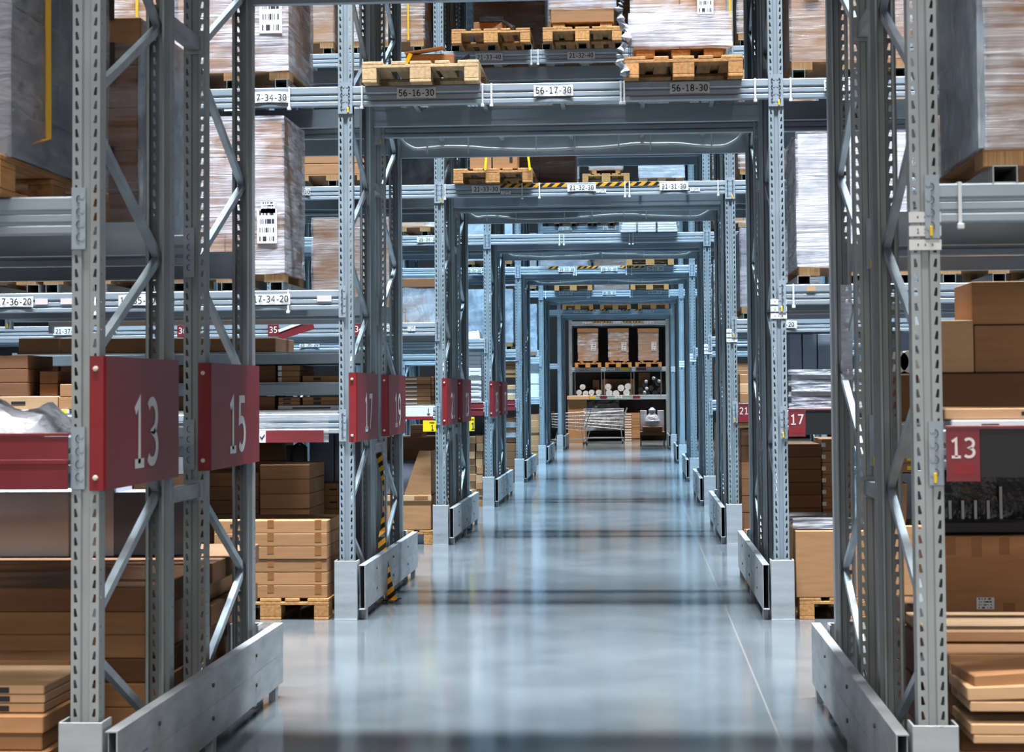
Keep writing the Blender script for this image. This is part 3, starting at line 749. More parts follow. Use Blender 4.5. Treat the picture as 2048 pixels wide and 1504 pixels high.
def stack(desc, x0, x1, yf, d, z0, z1, n, m='kraft', cols=1, jit=.0, tapes=(), marks=(), kindn='flat carton', jx=0., group=None, gap=.0015):
    h = (z1-z0)/n; w = (x1-x0)/cols
    cn = ['left column', 'right column'] if cols == 2 else (['left column', 'middle column', 'right column'] if cols == 3 else [''])
    mm = {'kraft': 'brown', 'kraft_dark': 'dark brown', 'kraft_pale': 'pale', 'carton_white': 'white', 'carton_grey': 'grey'}
    for c in range(cols):
        for i in range(n):
            mi = m if isinstance(m, str) else m[(i+c) % len(m)]
            k = n-1-i
            o_ = 'top' if k == 0 else ('bottom' if i == 0 and n > 2 else ORD[k]+' from top')
            a = R.uniform(-jit, jit); b_ = R.uniform(-jx, jx)
            lab = f"{mm[mi]} {kindn}, {o_}{' of '+cn[c] if cols > 1 else ''}, {desc}"
            carton(x0+c*w+.002+b_, x0+(c+1)*w-.002+b_, yf+R.uniform(-jit, jit), d, z0+i*h, z0+(i+1)*h-gap, lab, mi, tapes, marks, group or 'stacked flat cartons', rz=a*.25)

# ---- nearest row, left bay
A1, A3 = ROWY['A'], ROWY['A']+DEP+GAP
xr = XL+.033
p = at(0, 255, A1)
load(-3.05, -2.21, A1-.05, 1.05, LZ[2]+.144, LZ[2]+1.6, 'grey film-wrapped tall load at upper left, yellow strap down its side', 8, 3, 'carton_grey', 'film_grey')
t = tag(ob('yellow_strap', MB().bar((-2.19, 6.02, 3.85), (-2.185, 6.03, 2.50), .004, .022, (1, 0, 0)).bar((-2.185, 6.03, 2.50), (-2.3, 5.74, 2.40), .004, .02, (1, 0, 0)), 'strap'), 'yellow strap hanging down the grey wrapped load at upper left', 'strap')
pallet(-2.62, A1-.10, LZ[2], 'wooden pallet under the grey wrapped load at upper left')
# back rack load seen through the frame
x1 = at(275, 437, A3+.05).x
_l = load(x1-.80, x1, A3+.05, .86, LZ[2]+.002, at(240, 45, A3+.05).z, 'dark brown carton load in clear film behind the left nearest post', 5, 1, 'kraft_dark', 'film_clear', topm='kraft', side=(1, 'film_blue'))
for i, zz in enumerate((2.55, 2.95, 3.22)): ob('printed_panel', MB().box(.12, .30, -.024, -.021, zz-LZ[2], zz-LZ[2]+(.10, .17, .12)[i]), 'very_dark', _l)
load(-3.7, x1-.84, A3+.05, .86, LZ[2]+.002, 3.5, 'brown wrapped load left of the dark brown carton load, mostly hidden', 4, 1, 'kraft', 'film')
# lowest level
ob('bag', MB(), 'bag') if False else None
def blob(name, label, cat, x0, x1, y0, y1, z0, z1, m, seed=0, nx=14, ny=10, amp=.03, group=None):
    rr = random.Random(seed); b = MB(); ph = [rr.uniform(0, 6) for _ in range(6)]
    top = []; 
    for j in range(ny+1):
        for i in range(nx+1):
            u, v = i/nx, j/ny; e = min(u, 1-u)*2; f_ = min(v, 1-v)*2
            hgt = (1-(1-min(1, e*2.2))**2)*(1-(1-min(1, f_*2.2))**2)
            zz = z0+(z1-z0)*hgt*(.78+.22*math.sin(3*u+ph[0])*math.cos(4*v+ph[1]))+amp*hgt*(math.sin(17*u+ph[2]+6*v)+rr.uniform(-.6, .6))
            b.v.append((x0+(x1-x0)*u, y0+(y1-y0)*v, max(z0+.001, zz)))
    for j in range(ny):
        for i in range(nx):
            a = j*(nx+1)+i; b.f.append((a, a+1, a+nx+2, a+nx+1))
    nn = len(b.v); b.v += [(x0, y0, z0), (x1, y0, z0), (x1, y1, z0), (x0, y1, z0)]; b.f.append((nn+3, nn+2, nn+1, nn))
    return tag(ob(name, b, m), label, cat, group)
blob('plastic_wrapped_goods', 'crumpled clear plastic bag of goods above the red rail at left edge', 'bag', -2.75, at(88, 875, A1).x, A1+.0, A1+.6, LZ[1], LZ[1]+.13, 'bag', 3)
def price_rail(x0, x1, y, z0, z1, label, num=None, black=True):
    t = thing('price_rail', label, 'shelf rail', (x0, y, z0), group='red shelf edge rails')
    L = x1-x0; h = z1-z0
    ob('rail_lip', MB().box(0, L, -.02, .0, h-.012, h, .002), 'red_rail', t)
    if num:
        pw = .115 if L > .3 else .1
        ob('number_plate', MB().box(.002, pw, -.018, -.012, 0, h-.013), 'red_rail', t)
        ob('plate_number', text_mesh(num, .07), 'pinklabel', t, (pw/2, -.019, h*.6), (math.pi/2, 0, 0))
        ob('plate_small_print', MB().box(.02, pw-.02, -.0185, -.018, h*.12, h*.30), 'red', t)
        ob('black_panel', MB().box(pw+.001, L, -.016, -.011, .012, h-.013, .002), 'black', t)
    else:
        ob('rail_panel', MB().box(0, L, -.016, -.010, 0, h-.013, .001), 'red_rail', t)
        ob('rail_groove', MB().box(0, L, -.020, -.016, h*.45, h*.53, .001), 'red_rail', t)
    return t
price_rail(-3.5, xr-.05, A1-.02, 1.21, 1.41, 'dark red shelf rail under the plastic bag at left edge')
# boxes on lowest level of back rack behind (left edge, y 725-860)
def cpx(row_y, px0, px1, py0, py1, d, label, m='kraft', zb=None, **kw):
    """carton whose front face fills the pixel rectangle on plane row_y"""
    a = at(px0, (py0+py1)/2, row_y); b_ = at(px1, (py0+py1)/2, row_y)
    xm = (px0+px1)/2
    z1_ = at(xm, py0, row_y).z; z0_ = zb if zb is not None else at(xm, py1, row_y).z
    return carton(a.x, b_.x, row_y, d, z0_, z1_, label, m, **kw)
B1, B3 = ROWY['B'], ROWY['B']+DEP+GAP
C1, C3 = ROWY['C'], ROWY['C']+DEP+GAP
D1 = ROWY['D']; E1 = ROWY['E']
# second row, left bay lowest level: white shelf edge boxes and kraft flats on left, then right
def shelf(row, rack, bay, lev, label):
    Y = ROWY[row]+rack*(DEP+GAP); X = XL+bay*W
    return tag(ob('shelf_board', cached(('shelf',), lambda: MB().box(.06, W-.06, .01, DEP-.01, 0, .012)), 'channel', None, (X, Y, LZ[lev])), label, 'shelf', 'steel shelf boards')
for r, bay, nm in (('B', -1, 'left'), ('C', -1, 'left'), ('B', 1, 'right'), ('C', 1, 'right'), ('D', -1, 'left'), ('D', 1, 'right')):
    shelf(r, 0, bay, 1, f"thin grey shelf board on the lowest level, {nm} bay, front rack of {ROWN[r]}")
SZ = LZ[1]+.0125
carton(at(-60, 820, B1+.05).x, at(116, 820, B1+.05).x, B1+.05, .5, SZ+.031, SZ+.122, 'long pale carton low on the shelf at left edge', 'kraft_pale', marks=((.55, .5, .10, .02, 'ink'),))
carton(at(-80, 840, B1+.04).x, at(138, 840, B1+.04).x, B1+.04, .55, SZ, SZ+.029, 'thin white carton with a yellow label at left edge shelf', 'carton_white', marks=((.93, .5, .08, .026, 'ysign'),))
carton(at(118, 800, B1+.05).x, at(196, 800, B1+.05).x, B1+.05, .4, SZ+.031, SZ+.115, 'bottom small carton beside the nearest left post', 'kraft')
carton(at(120, 770, B1+.05).x, at(196, 770, B1+.05).x, B1+.05, .4, SZ+.117, SZ+.205, 'upper small carton beside the nearest left post', 'kraft')
stack('stack at the left picture edge on the shelf', at(-60, 780, B1+.06).x, at(55, 780, B1+.06).x, B1+.06, .5, SZ+.125, SZ+.41, 3, 'kraft_dark')
stack('short stack left of the nearest post', at(78, 780, B1+.12).x, at(117, 780, B1+.12).x, B1+.12, .4, SZ+.125, SZ+.30, 2, 'kraft_dark')
# intermediate shelves of the second row, back rack, and the cartons on them
ZR = []
for i, (py0, py1) in enumerate(((706, 728), (767, 791))):
    yr = B3+.02; z1_ = at(600, py0, yr).z; z0_ = at(600, py1, yr).z; ZR.append(z1_)
    t = thing('shelf_rail', f"{'upper' if i == 0 else 'lower'} dark grey cross rail between boxes, left bay of second row", 'rail', (XL-W, yr, z0_))
    ob('rail_bar', MB().box(.05, W-.05, 0, .05, 0, z1_-z0_, .006), 'beam', t); ob('rail_clip', MB().box(.05, .09, -.006, 0, -.02, z1_-z0_+.02), 'beam', t); ob('rail_clip', MB().box(W-.09, W-.05, -.006, 0, -.02, z1_-z0_+.02), 'beam', t)
    t = thing('shelf_rail', f"{'upper' if i == 0 else 'lower'} rear cross rail, back rack, left bay of second row", 'rail', (XL-W, B3+DEP-.05, z0_))
    ob('rail_bar', MB().box(.05, W-.05, 0, .05, 0, z1_-z0_, .006), 'beam', t)
    tag(ob('shelf_board', MB().box(.06, W-.06, .005, DEP-.03, .001, .010), 'channel', None, (XL-W, B3+.02, z1_)), f"thin grey shelf board on the {'upper' if i == 0 else 'lower'} cross rail, second row", 'shelf')
tag(ob('shelf_board', cached(('shelf',), lambda: MB().box(.06, W-.06, .01, DEP-.01, 0, .012)), 'channel', None, (XL-W, B3, LZ[1])), 'thin grey shelf board on the lowest level, left bay, back rack of second row', 'shelf')
def spx(desc, px0, px1, Y, d, zb, pytop, n, m='kraft', **kw):
    a = at(px0, pytop, Y).x; c = at(px1, pytop, Y).x
    stack(desc, a, c, Y, d, zb, at((px0+px1)/2, pytop, Y).z, n, m, **kw)
lv = (('upper shelf', ZR[0]+.011, 676), ('middle shelf', ZR[1]+.011, 731), ('lowest shelf', SZ, 793))
for i, (a, c) in enumerate(((36, 118), (120, 205), (207, 300), (302, 420), (422, 551))):
    for nm, zb, py in lv:
        yy = B3+.10
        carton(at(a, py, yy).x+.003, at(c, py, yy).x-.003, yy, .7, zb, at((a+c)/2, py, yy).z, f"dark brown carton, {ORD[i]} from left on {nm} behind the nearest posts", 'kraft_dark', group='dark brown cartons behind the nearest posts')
spx('right end of middle shelf by sign 15', 556, 600, B3+.08, .6, ZR[1]+.011, 730, 3, marks=((.08, .5, .03, .035, 'label'),))
spx('end of middle shelf by second row post', 604, 690, B3+.08, .6, ZR[1]+.011, 751, 1, marks=((.35, .5, .06, .02, 'ink'),))
spx('right part of lowest shelf by sign 15', 556, 600, B3+.08, .6, SZ+.035, 794, 2, marks=((.4, .5, .06, .012, 'ink'),))
spx('end of lowest shelf by second row post', 604, 690, B3+.08, .6, SZ+.035, 793, 2, marks=((.35, .5, .06, .02, 'ink'),))
carton(at(556, 825, B3+.06).x, at(690, 825, B3+.06).x, B3+.06, .6, SZ, SZ+.034, 'thin white carton under the brown flats right of sign 15', 'carton_white', marks=((.5, .4, .3, .010, 'ink'),))
# hanging red shelf ticket and arrow
t = thing('hanging_shelf_ticket', 'long red shelf ticket with a white arrow end under bright beam', 'sign', (0, B1-.03, 0))
a = at(517, 872, B1-.03); c = at(647, 872, B1-.03); z1_ = at(580, 861, B1-.03).z; z0_ = at(580, 885, B1-.03).z
ob('ticket_strip', MB().box(a.x+.05, c.x, 0, .003, z0_, z1_), 'red_rail', t); ob('ticket_arrow_end', MB().box(a.x, a.x+.05, 0, .003, z0_, z1_), 'label', t)
ob('arrow_mark', MB().bar((a.x+.012, -.001, (z0_+z1_)/2+.002), (a.x+.024, -.001, z0_+.025), .002, .006, (1, 0, 0)).bar((a.x+.022, -.001, z0_+.025), (a.x+.042, -.001, (z0_+z1_)/2+.014), .002, .006, (1, 0, 0)), 'ink', t)
ob('clear_holder', MB().box(a.x, c.x+.035, .004, .006, z0_, z1_+.10), 'film_clear', t)
# fallen red strip on third row beam
t = thing('loose_shelf_strip', 'tilted red and white shelf strip hanging loose beside plate 35', 'sign', (0, 0, 0))
a = at(557, 672, C1-.05); c = at(627, 650, C1-.05)
ob('strip_red', MB().bar(a, c, .004, .085, (0, 0, 1)), 'red_rail', t); ob('strip_white', MB().bar(a+Vector((.0, -.004, .05)), c+Vector((-.1, -.004, .035)), .003, .03, (0, 0, 1)), 'label', t)

# second row upper loads left (level 2)
def pl_load(Y, px0, px1, pytop, z0, d, label, **kw):
    zt = at((px0+px1)/2, pytop, Y).z; a = at(px0, pytop, Y).x; c = at(px1, pytop, Y).x
    return load(a, c, Y, d, z0, zt, label, **kw)
z = LZ[2]
s34 = 'brown carton load in streaky white film behind the second left frame'
bars(at(455, 550, B1).x, .8, B1, z, s34)
feet(at(335, 550, B1).x, at(567, 550, B1).x, B1+.02, .68, z+BZ, 'cardboard pallet under '+s34)
pl_load(B1+.02, 335, 565, 237, z+BZ+PH, .68, s34, rows=4, cols=2, film='film_heavy', labels=((.87, .30, .14, .24), (.88, .42, .10, .08)))
s35 = 'lower brown film-wrapped load behind the first left frame'
bars(at(200, 550, B1).x, .8, B1, z, s35); 
feet(at(85, 550, B1).x, at(315, 550, B1).x, B1+.02, .8, z+BZ, 'cardboard pallet under '+s35)
pl_load(B1+.02, 85, 312, 470, z+BZ+PH, .8, s35, rows=1, cols=2, film='film')
s36 = 'low wrapped load at left edge behind the nearest beams'
bars(at(-30, 550, B1).x, .8, B1, z, s36)
feet(at(-150, 550, B1).x, at(70, 550, B1).x, B1+.02, .8, z+BZ, 'cardboard pallet under '+s36)
pl_load(B1+.02, -150, 70, 480, z+BZ+PH, .8, s36, rows=1, cols=2, film='film_heavy')
# level 3
z = LZ[3]
s = 'tall white-wrapped load with big printed label above beam 34-30'
bars(at(465, 160, B1).x, .8, B1, z, s); feet(at(355, 160, B1).x, at(577, 160, B1).x, B1+.02, .85, z+BZ, 'cardboard pallet under '+s)
pl_load(B1+.02, 355, 573, -180, z+BZ+PH, .85, s, rows=4, cols=2, film='film_heavy', labels=((.86, .36, .16, .30),))
s = 'shrink-wrapped brown load at top left between nearest posts'
bars(at(225, 160, B1).x, .8, B1, z, s); feet(at(100, 160, B1).x, at(335, 160, B1).x, B1+.02, .85, z+BZ, 'cardboard pallet under '+s)
pl_load(B1+.02, 100, 335, -150, z+BZ+PH, .85, s, rows=4, cols=2, film='film', strap=(.75,))
# ---- floor goods left, nearest row
tp = A3-.40
stack('big stack behind the nearest left post', -3.9, xr-.07, tp, .90, .146, .74, 6, ('kraft', 'kraft', 'kraft_dark'), 1, .02, (), (), 'broad flat carton', jx=.035)
tag(ob('wooden_runner', MB().box(-3.8, XL-.12, .04, .16, 0, .144, .003).box(-3.8, XL-.12, .7, .82, 0, .144, .003), 'wood', None, (0, tp, 0)), 'wooden runners under the big flat carton stack at left', 'spacer')
stack('stack beyond the second left post', -3.9, xr-.09, tp+.93, .98, .146, .745, 6, ('kraft', 'kraft_dark'), 1, .02, (), (), 'broad flat carton', jx=.03)
tag(ob('wooden_runner', MB().box(-3.8, XL-.12, 0, .12, 0, .144, .003).box(-3.8, XL-.12, .6, .72, 0, .144, .003), 'wood', None, (0, tp+1.14, 0)), 'wooden runners under the far flat stack at left', 'spacer')
stack('low yellowish stack at the lower left corner', -3.0, at(98, 1400, A1+.08).x, A1+.08, .55, .146, .40, 4, 'kraft', 1, .03, (), (), 'flat carton', jx=.03)
stack('narrow pair on the lower left corner stack', -2.9, at(90, 1330, A1+.12).x, A1+.12, .45, .401, .50, 3, 'kraft_pale', 1, .01, (), ((.8, .5, .05, .02, 'ink'),), 'thin carton')
stack('small batch behind the lower left corner stack', -2.95, at(135, 1400, A1+.66).x, A1+.66, .25, .146, .50, 5, 'kraft', 1, .02, (), (), 'small flat carton', jx=.02)
pallet(-2.62, A1-.02, 0, 'wooden pallet at the lower left corner', True)
pass
# white and grey big cartons standing on the stacks
zt = .742
yq = A3+.86; a = at(-60, 1050, yq); c = at(137, 1050, yq)
carton(a.x, c.x, yq, .35, zt, at(70, 985, yq).z, 'large white carton standing on the flat stack at left', 'carton_white')
carton(c.x+.01, at(226, 1050, yq).x, yq+.02, .30, zt, at(180, 976, yq).z, 'narrower white carton beside the large white one at left', 'carton_white')
carton(at(228, 1040, yq+.02).x, at(372, 1040, yq+.02).x, yq+.02, .28, .747, at(300, 985, yq+.02).z, 'grey carton between the two nearest left frames', 'carton_grey')
pass
# ---- floor goods, second row left bay
za = 0
x0, x1 = at(428, 1130, B1-.02).x, at(655, 1130, B1-.02).x
pallet((x0+x1)/2, B1-.03, 0, 'wooden pallet under the six taped cartons left of second row')
stack('neat taped stack left of the second row post', x0, x1, B1-.02, .55, .146, at(560, 1040, B1).z, 6, 'kraft', 1, .003, (.5, (.92, .06)), ((.33, .5, .05, .09, 'label'), (.18, .6, .06, .02, 'ink')), 'flat carton')
x0, x1 = at(425, 1000, B1+1.24).x, at(540, 1000, B1+1.24).x
stack('tall dark stack behind the taped one', x0-.9, x0+.36, B1+1.24, .6, 0, at(500, 945, B1+1.2).z, 9, 'kraft_dark', 1, .004, (), (), 'broad carton')
stack('right end of the tall dark stack', x0+.37, at(618, 980, B1+1.2).x, B1+1.22, .6, 0, at(580, 929, B1+1.2).z, 9, 'kraft', 1, .004, (), (), 'broad carton')
stack('labelled stack beside the second row post', at(624, 990, B3+.6).x, at(700, 990, B3+.6).x, B3+.45, .45, 0, at(650, 965, B3+.5).z, 8, 'kraft', 1, .003, ((.3, .05),), ((.65, .5, .06, .014, 'ink'), (.02, .5, .02, .03, 'label')), 'flat carton')
stack('stack under sign 15 edge', at(380, 900, B3+.45).x, at(566, 900, B3+.45).x, B3+.43, .45, 0, at(540, 887, B3+.1).z, 8, 'kraft_dark', 2, .003, (), (), 'carton')
for i, (a_, c_) in enumerate(((619, 667), (669, 740))):
    cpx(B3+.7, a_, c_, 868, 930, .4, f"tall grey carton, {'left' if i == 0 else 'right'} one of two under the bright beam", 'carton_grey', 0.)
stack('white-edged stack between the first two signs', at(350, 940, B1+.3).x-.3, at(377, 940, B1+.3).x, B1+.3, .3, 0, at(360, 913, B1+.3).z, 9, ('carton_white', 'kraft'), 1, .003, (), (), 'thin carton')
tag(ob('black_trolley_handle', MB().tube([at(580, 925, B3+.4), at(585, 895, B3+.4), at(600, 885, B3+.4), at(612, 895, B3+.4), at(612, 925, B3+.4)], .012, 8).box(at(575, 900, B3+.5).x, at(612, 900, B3+.5).x, B3+.45, B3+.5, 0, at(590, 890, B3+.5).z), 'black'), 'black strapped bundle behind the cartons, right of the 15 sign', 'bundle')
# ---- third row, left (px 808-868): display carton and shelves
Y = C1+.03
x0, x1 = at(715, 1000, Y).x, at(862, 1000, Y).x
zb, zt_ = .146, at(840, 902, Y).z; zm = at(840, 990, Y).z
t = thing('display_carton', 'large brown display carton with a slanted cut front beside third row post', 'carton', (0, Y, 0))
ob('lower_tray', MB().box(x0, x1, 0, .75, zb, zm-.01, .006), 'kraft', t)
ob('tray_band', MB().box(x0-.005, x1+.005, -.008, 0, zm-.06, at(840, 990, Y).z+.0, .003), 'kraft_pale', t)
ob('packing_tape', MB().box(x1-.17, x1-.03, -.0095, -.008, zm-.045, zm-.012), 'tape', t)
xm = at(812, 950, Y).x; xq = at(838, 905, Y).x
b = MB(); b.prism([(xm-.02, zm+.002), (x1, zm+.002), (x1, zt_), (xq, zt_)], 0, .012, 'y'); ob('slanted_panel', b, 'kraft', t)
ob('side_panel', MB().box(x1-.012, x1, .013, .75, zm+.002, zt_).box(x0, x0+.012, .0, .75, zm+.002, zt_).box(x0+.013, x1-.013, .73, .742, zm+.002, zt_), 'kraft', t)
ob('upper_left_panel', MB().box(x0+.013, x0+.16, 0, .012, zm+.002, zt_), 'kraft', t)
ob('contents', MB().box(x0+.03, x1-.03, .06, .70, zm+.004, zt_-.12, .01), 'carton_grey', t)
pallet((x0+x1)/2, Y, 0, 'wooden pallet under the slanted display carton')
tag(ob('wrapped_flat_pack', MB().box(x0-.1, x1+.02, 0, .6, 0, .16, .01), 'kraft_dark', None, (0, C3-.1, at(840, 902, C3).z)), 'dark wrapped flat pack lying above the slanted display carton', 'carton')
stack('pile above the yellow card beside third row post', at(730, 800, Y+.1).x, at(862, 800, Y+.1).x, Y+.1, .5, SZ+.0, at(840, 753, Y+.1).z, 7, ('kraft', 'kraft_dark', 'kraft'), 1, .01, (), ((.25, .5, .05, .02, 'label'), (.7, .4, .12, .012, 'label')), 'flat carton')
t = thing('shelf_card_rail', 'white shelf card with a down arrow beside third row post', 'sign', (0, C1-.04, 0))
a = at(700, 826, C1-.04); c = at(866, 826, C1-.04); z1_ = at(800, 815, C1-.04).z; z0_ = at(800, 833, C1-.04).z
ob('card', MB().box(a.x, c.x, 0, .003, z0_, z1_), 'label', t); ob('red_edge', MB().box(a.x, c.x, 0, .02, z0_-.03, z0_-.001), 'red', t)
xa = at(857, 825, C1-.04).x; ob('arrow_mark', MB().box(xa-.003, xa+.003, -.002, 0, z0_+.015, z1_-.012).bar((xa, -.001, z0_+.012), (xa-.014, -.001, z0_+.03), .002, .006, (1, 0, 0)).bar((xa, -.001, z0_+.012), (xa+.014, -.001, z0_+.03), .002, .006, (1, 0, 0)), 'ink', t)
def ycard(px0, px1, py0, py1, Y, label):
    a = at(px0, py0, Y); c = at(px1, py1, Y)
    t = thing('yellow_card', label, 'sign', (a.x, Y, c.z), group='yellow price cards')
    ob('card', MB().box(0, c.x-a.x, 0, .004, 0, a.z-c.z), 'ysign', t)
    ob('card_number', text_mesh('1', (a.z-c.z)*.5), 'ink', t, ((c.x-a.x)*.72, -.0012, (a.z-c.z)*.35), (math.pi/2, 0, 0))
    ob('card_print', MB().box((c.x-a.x)*.5, (c.x-a.x)*.9, -.0015, -.0005, (a.z-c.z)*.78, (a.z-c.z)*.85), 'red', t)
ycard(846, 872, 841, 863, C1-.05, 'yellow price card numbered 1 left of the third row post')
ycard(938, 949, 834, 862, D1-.05, 'narrow yellow price card left of the fourth row post')
stack('small batch under the yellow card', at(820, 860, C3).x, at(845, 860, C3).x, C3, .4, at(830, 872, C3).z-.02, at(830, 850, C3).z, 3, 'kraft', 1)
# fourth row left
Y = D1+.05
stack('white-ended column left of fourth row post', at(936, 760, Y).x, at(963, 760, Y).x, Y, .6, SZ, at(950, 703, Y).z, 12, 'carton_white', 1, .012, (), ((.5, .5, .12, .02, 'label'),), 'slim carton')
price_rail(XL-W+.06, XL-.06, D1-.03, 1.22, 1.41, 'dark red shelf rail left of the fourth row post')
stack('floor pile left of fourth row', at(937, 930, Y).x, at(966, 930, Y).x, Y, .6, .13, at(950, 872, Y).z, 8, ('kraft', 'kraft_pale'), 2, .02, (), (), 'small carton', jx=.008)
pallet(at(930, 980, Y).x-.16, Y, 0, 'wooden pallet left of the fourth row post', True)
price_rail(XL-W+.06, XL-.06, ROWY['E']-.03, 1.22, 1.41, 'dark red shelf rail left of the fifth row post')
Y = E1+.05
stack('shelf pile left of fifth row post', at(1003, 800, Y).x, at(1032, 800, Y).x, Y, .6, SZ+.0, at(1015, 770, Y).z, 3, ('kraft_pale', 'carton_white'), 1, .01, (), (), 'carton')
stack('upper shelf pile left of fifth row post', at(1003, 740, Y).x, at(1034, 740, Y).x, Y, .6, at(1015, 755, Y).z, at(1015, 722, Y).z, 4, 'kraft', 1, .01, (), (), 'carton')
stack('floor pile left of fifth row post', at(1003, 900, Y).x, at(1033, 900, Y).x, Y, .6, at(1015, 885, Y).z, at(1015, 835, Y).z, 5, ('kraft', 'carton_white'), 1, .01, (), (), 'carton')
stack('dark base left of fifth row post', at(1000, 940, Y).x, at(1034, 940, Y).x, Y-.02, .7, 0, at(1015, 887, Y).z, 5, 'kraft_dark', 1, .0, (), (), 'carton')
Y = ROWY['F']+.05
stack('floor pile left of sixth row post', at(1060, 870, Y).x, at(1079, 870, Y).x, Y, .6, 0, at(1070, 828, Y).z, 8, 'kraft', 1, .01, (), (), 'carton')
stack('blue-white pile left of sixth row post', at(1055, 700, Y).x, at(1078, 700, Y).x, Y, .6, SZ+.0, at(1070, 700, Y).z, 7, 'carton_white', 1, .01, (), (), 'carton')
# wrapped loads in third row left bay
level_load('C', 0, -1, 2, 2, .95, 'brown load wrapped in dark film left of the third row post', 'kraft_dark', 'film_clear', dx=-.42)
level_load('C', 1, -1, 2, 3, .42, 'low bluish wrapped load behind the third row left beam', 'carton_grey', 'film_blue', dx=.05)
level_load('D', 0, -1, 2, 2, .66, 'bluish film-wrapped carton load between second and third row posts', 'kraft', 'film_blue', dx=-.62, support='pallet', topm='kraft_dark')
level_load('D', 0, -1, 2, 3, .9, 'pale carton load above beam 25-34-30', 'kraft_pale', 'film', dx=-.35)
level_load('C', 0, -1, 1, 3, .34, 'short stack of pale boards on cardboard feet above third row beam', 'kraft', None, rows=3, cols=1, dx=.38)
level_load('C', 0, -1, 2, 4, 1.2, 'strapped film-wrapped load above third row, behind second row post', 'kraft', 'film', dx=-.05, strap=(.8,))
level_load('C', 0, -1, 1, 4, 1.2, 'brown carton load with film on upper level of third row', 'kraft', 'film_clear', dx=0)
level_load('C', 0, -1, 0, 3, .9, 'wide grey-white wrapped load deep in third row left bay', 'carton_white', 'film')
level_load('C', 0, -1, 0, 4, 1.1, 'wide brown wrapped load high in third row left bay', 'kraft', 'film')
level_load('D', 0, -1, 1, 4, 1.2, 'wrapped brown load high in fourth row left bay, centre slot', 'kraft', 'film')
level_load('D', 0, -1, 2, 4, 1.1, 'wrapped white load high in fourth row left bay, right slot', 'carton_white', 'film_heavy')
level_load('E', 0, -1, 2, 3, 1.0, 'bluish wrapped load left of fifth row post', 'carton_white', 'film_blue')
level_load('E', 0, -1, 2, 2, .9, 'grey wrapped load low left of fifth row post', 'carton_grey', 'film_blue')
level_load('F', 0, -1, 2, 2, 1.0, 'grey load left of the sixth row post', 'carton_grey', 'film_blue')
level_load('F', 0, -1, 2, 3, 1.1, 'brown load above, left of the sixth row post', 'kraft', 'film_blue')
blob('white_sack', 'crumpled white sack on the beam left of fourth row post', 'sack', at(937, 680, D1+.3).x, at(964, 680, D1+.3).x, D1+.0, D1+.5, LZ[2], at(950, 656, D1+.3).z, 'roll', 5, amp=.006)

# ---- loads over the crossings
pallet(at(845, 150, B1).x, B1-.12, LZ[3], 'pale wooden pallet above label 56-16-30', pale=True)
t = thing('open_carton', 'crushed open brown carton on the pale pallet with yellow strap', 'carton', (at(865, 110, B1+.3).x, B1+.15, LZ[3]+.146))
ob('box_body', MB().box(-.17, .17, 0, .35, 0, .10, .006), 'kraft_dark', t); ob('torn_flap', MB().bar((-.17, .0, .10), (.1, -.02, .135), .004, .12, (0, 1, 0)), 'kraft_dark', t)
ob('yellow_strap', MB().bar((-.18, -.02, .0), (-.13, -.03, .10), .028, .004, (0, 1, 0)), 'ysign', t); ob('black_film', MB().bar((.16, .05, .02), (.26, .1, .10), .05, .03).bar((.2, .05, -.0), (.3, .1, .03), .08, .02), 'blackfilm', t)
s = 'large film-wrapped brown load on the pallet above label 56-18-30'
pallet(at(1366, 140, B1).x, B1-.12, LZ[3], 'wooden pallet above label 56-18-30')
zt = at(1360, 105, B1).z
xa, xb = at(1265, 60, B1-.08).x, at(1455, 60, B1-.08).x
bigload = load(xa, xb, B1-.06, 1.0, LZ[3]+.205, LZ[3]+1.3, s, 2, 2, 'kraft', 'film', labels=((.77, .30, .11, .20),), strap=(1.03,))
for i, xx in enumerate((xa+.02, (xa+xb)/2-.06, xb-.16)):
    tag(ob('wooden_spacer', cached(('spc',), lambda: MB().box(0, .13, 0, .9, 0, .058, .003)), 'wood', None, (xx, B1-.05, LZ[3]+.1455)), f"wooden spacer block at {['left', 'middle', 'right'][i]} under the large film-wrapped brown load", 'spacer', 'wooden spacers')
ob('white_foot_wrap', film_mesh(xb-xa+.03, 1.03, .21, .012, 4, False, True), 'film_heavy', bigload, (0, -.015, .02))
pts = []; rr = random.Random(4)
for i in range(22): q = at(1246-8*math.sin(i*.5)+rr.uniform(-3, 3), 2+i*7.2, B1-.11); pts.append((q.x, q.y+rr.uniform(-.01, .01), q.z))
t = tag(ob('torn_film', MB().tube(pts, [rr.uniform(.014, .042) for _ in pts], 7), 'bag'), 'loose twisted strand of film hanging left of the large load', 'film')
# third row crossing: level 3 and 4
pallet(at(987, 352, C1).x, C1-.10, LZ[3], 'wooden pallet with two cartons above label 33-30')
for i, (a, c) in enumerate(((940, 984), (986, 1035))):
    carton(at(a, 330, C1).x, at(c, 330, C1).x, C1-.04, .4, LZ[3]+.146, at(1000, 307, C1).z+.05, f"brown carton, {'left' if i == 0 else 'right'} of two on the third row overhead pallet", 'kraft', marks=((.3, .9, .1, .03, 'label'), (.75, .45, .03, .06, 'ink')) if i else ((.3, .9, .1, .03, 'label'),), seam=False)
for i, (px, lean) in enumerate(((972, -6), (1057, 10))):
    a = at(px-lean*.2, 302, C1-.12); c = at(px+lean*.3, 340, C1-.12)
    tag(ob('yellow_strap', MB().bar(a, c, .004, .022, (1, 0, 0)), 'ysign'), f"{'left' if i == 0 else 'right'} yellow strap by the two cartons on the third row pallet", 'strap', 'yellow straps')
level_load('C', 1, 0, 0, 3, .42, 'dark brown wrapped block behind the two overhead cartons', 'kraft_dark', 'film_clear', dx=.45, support='pallet')
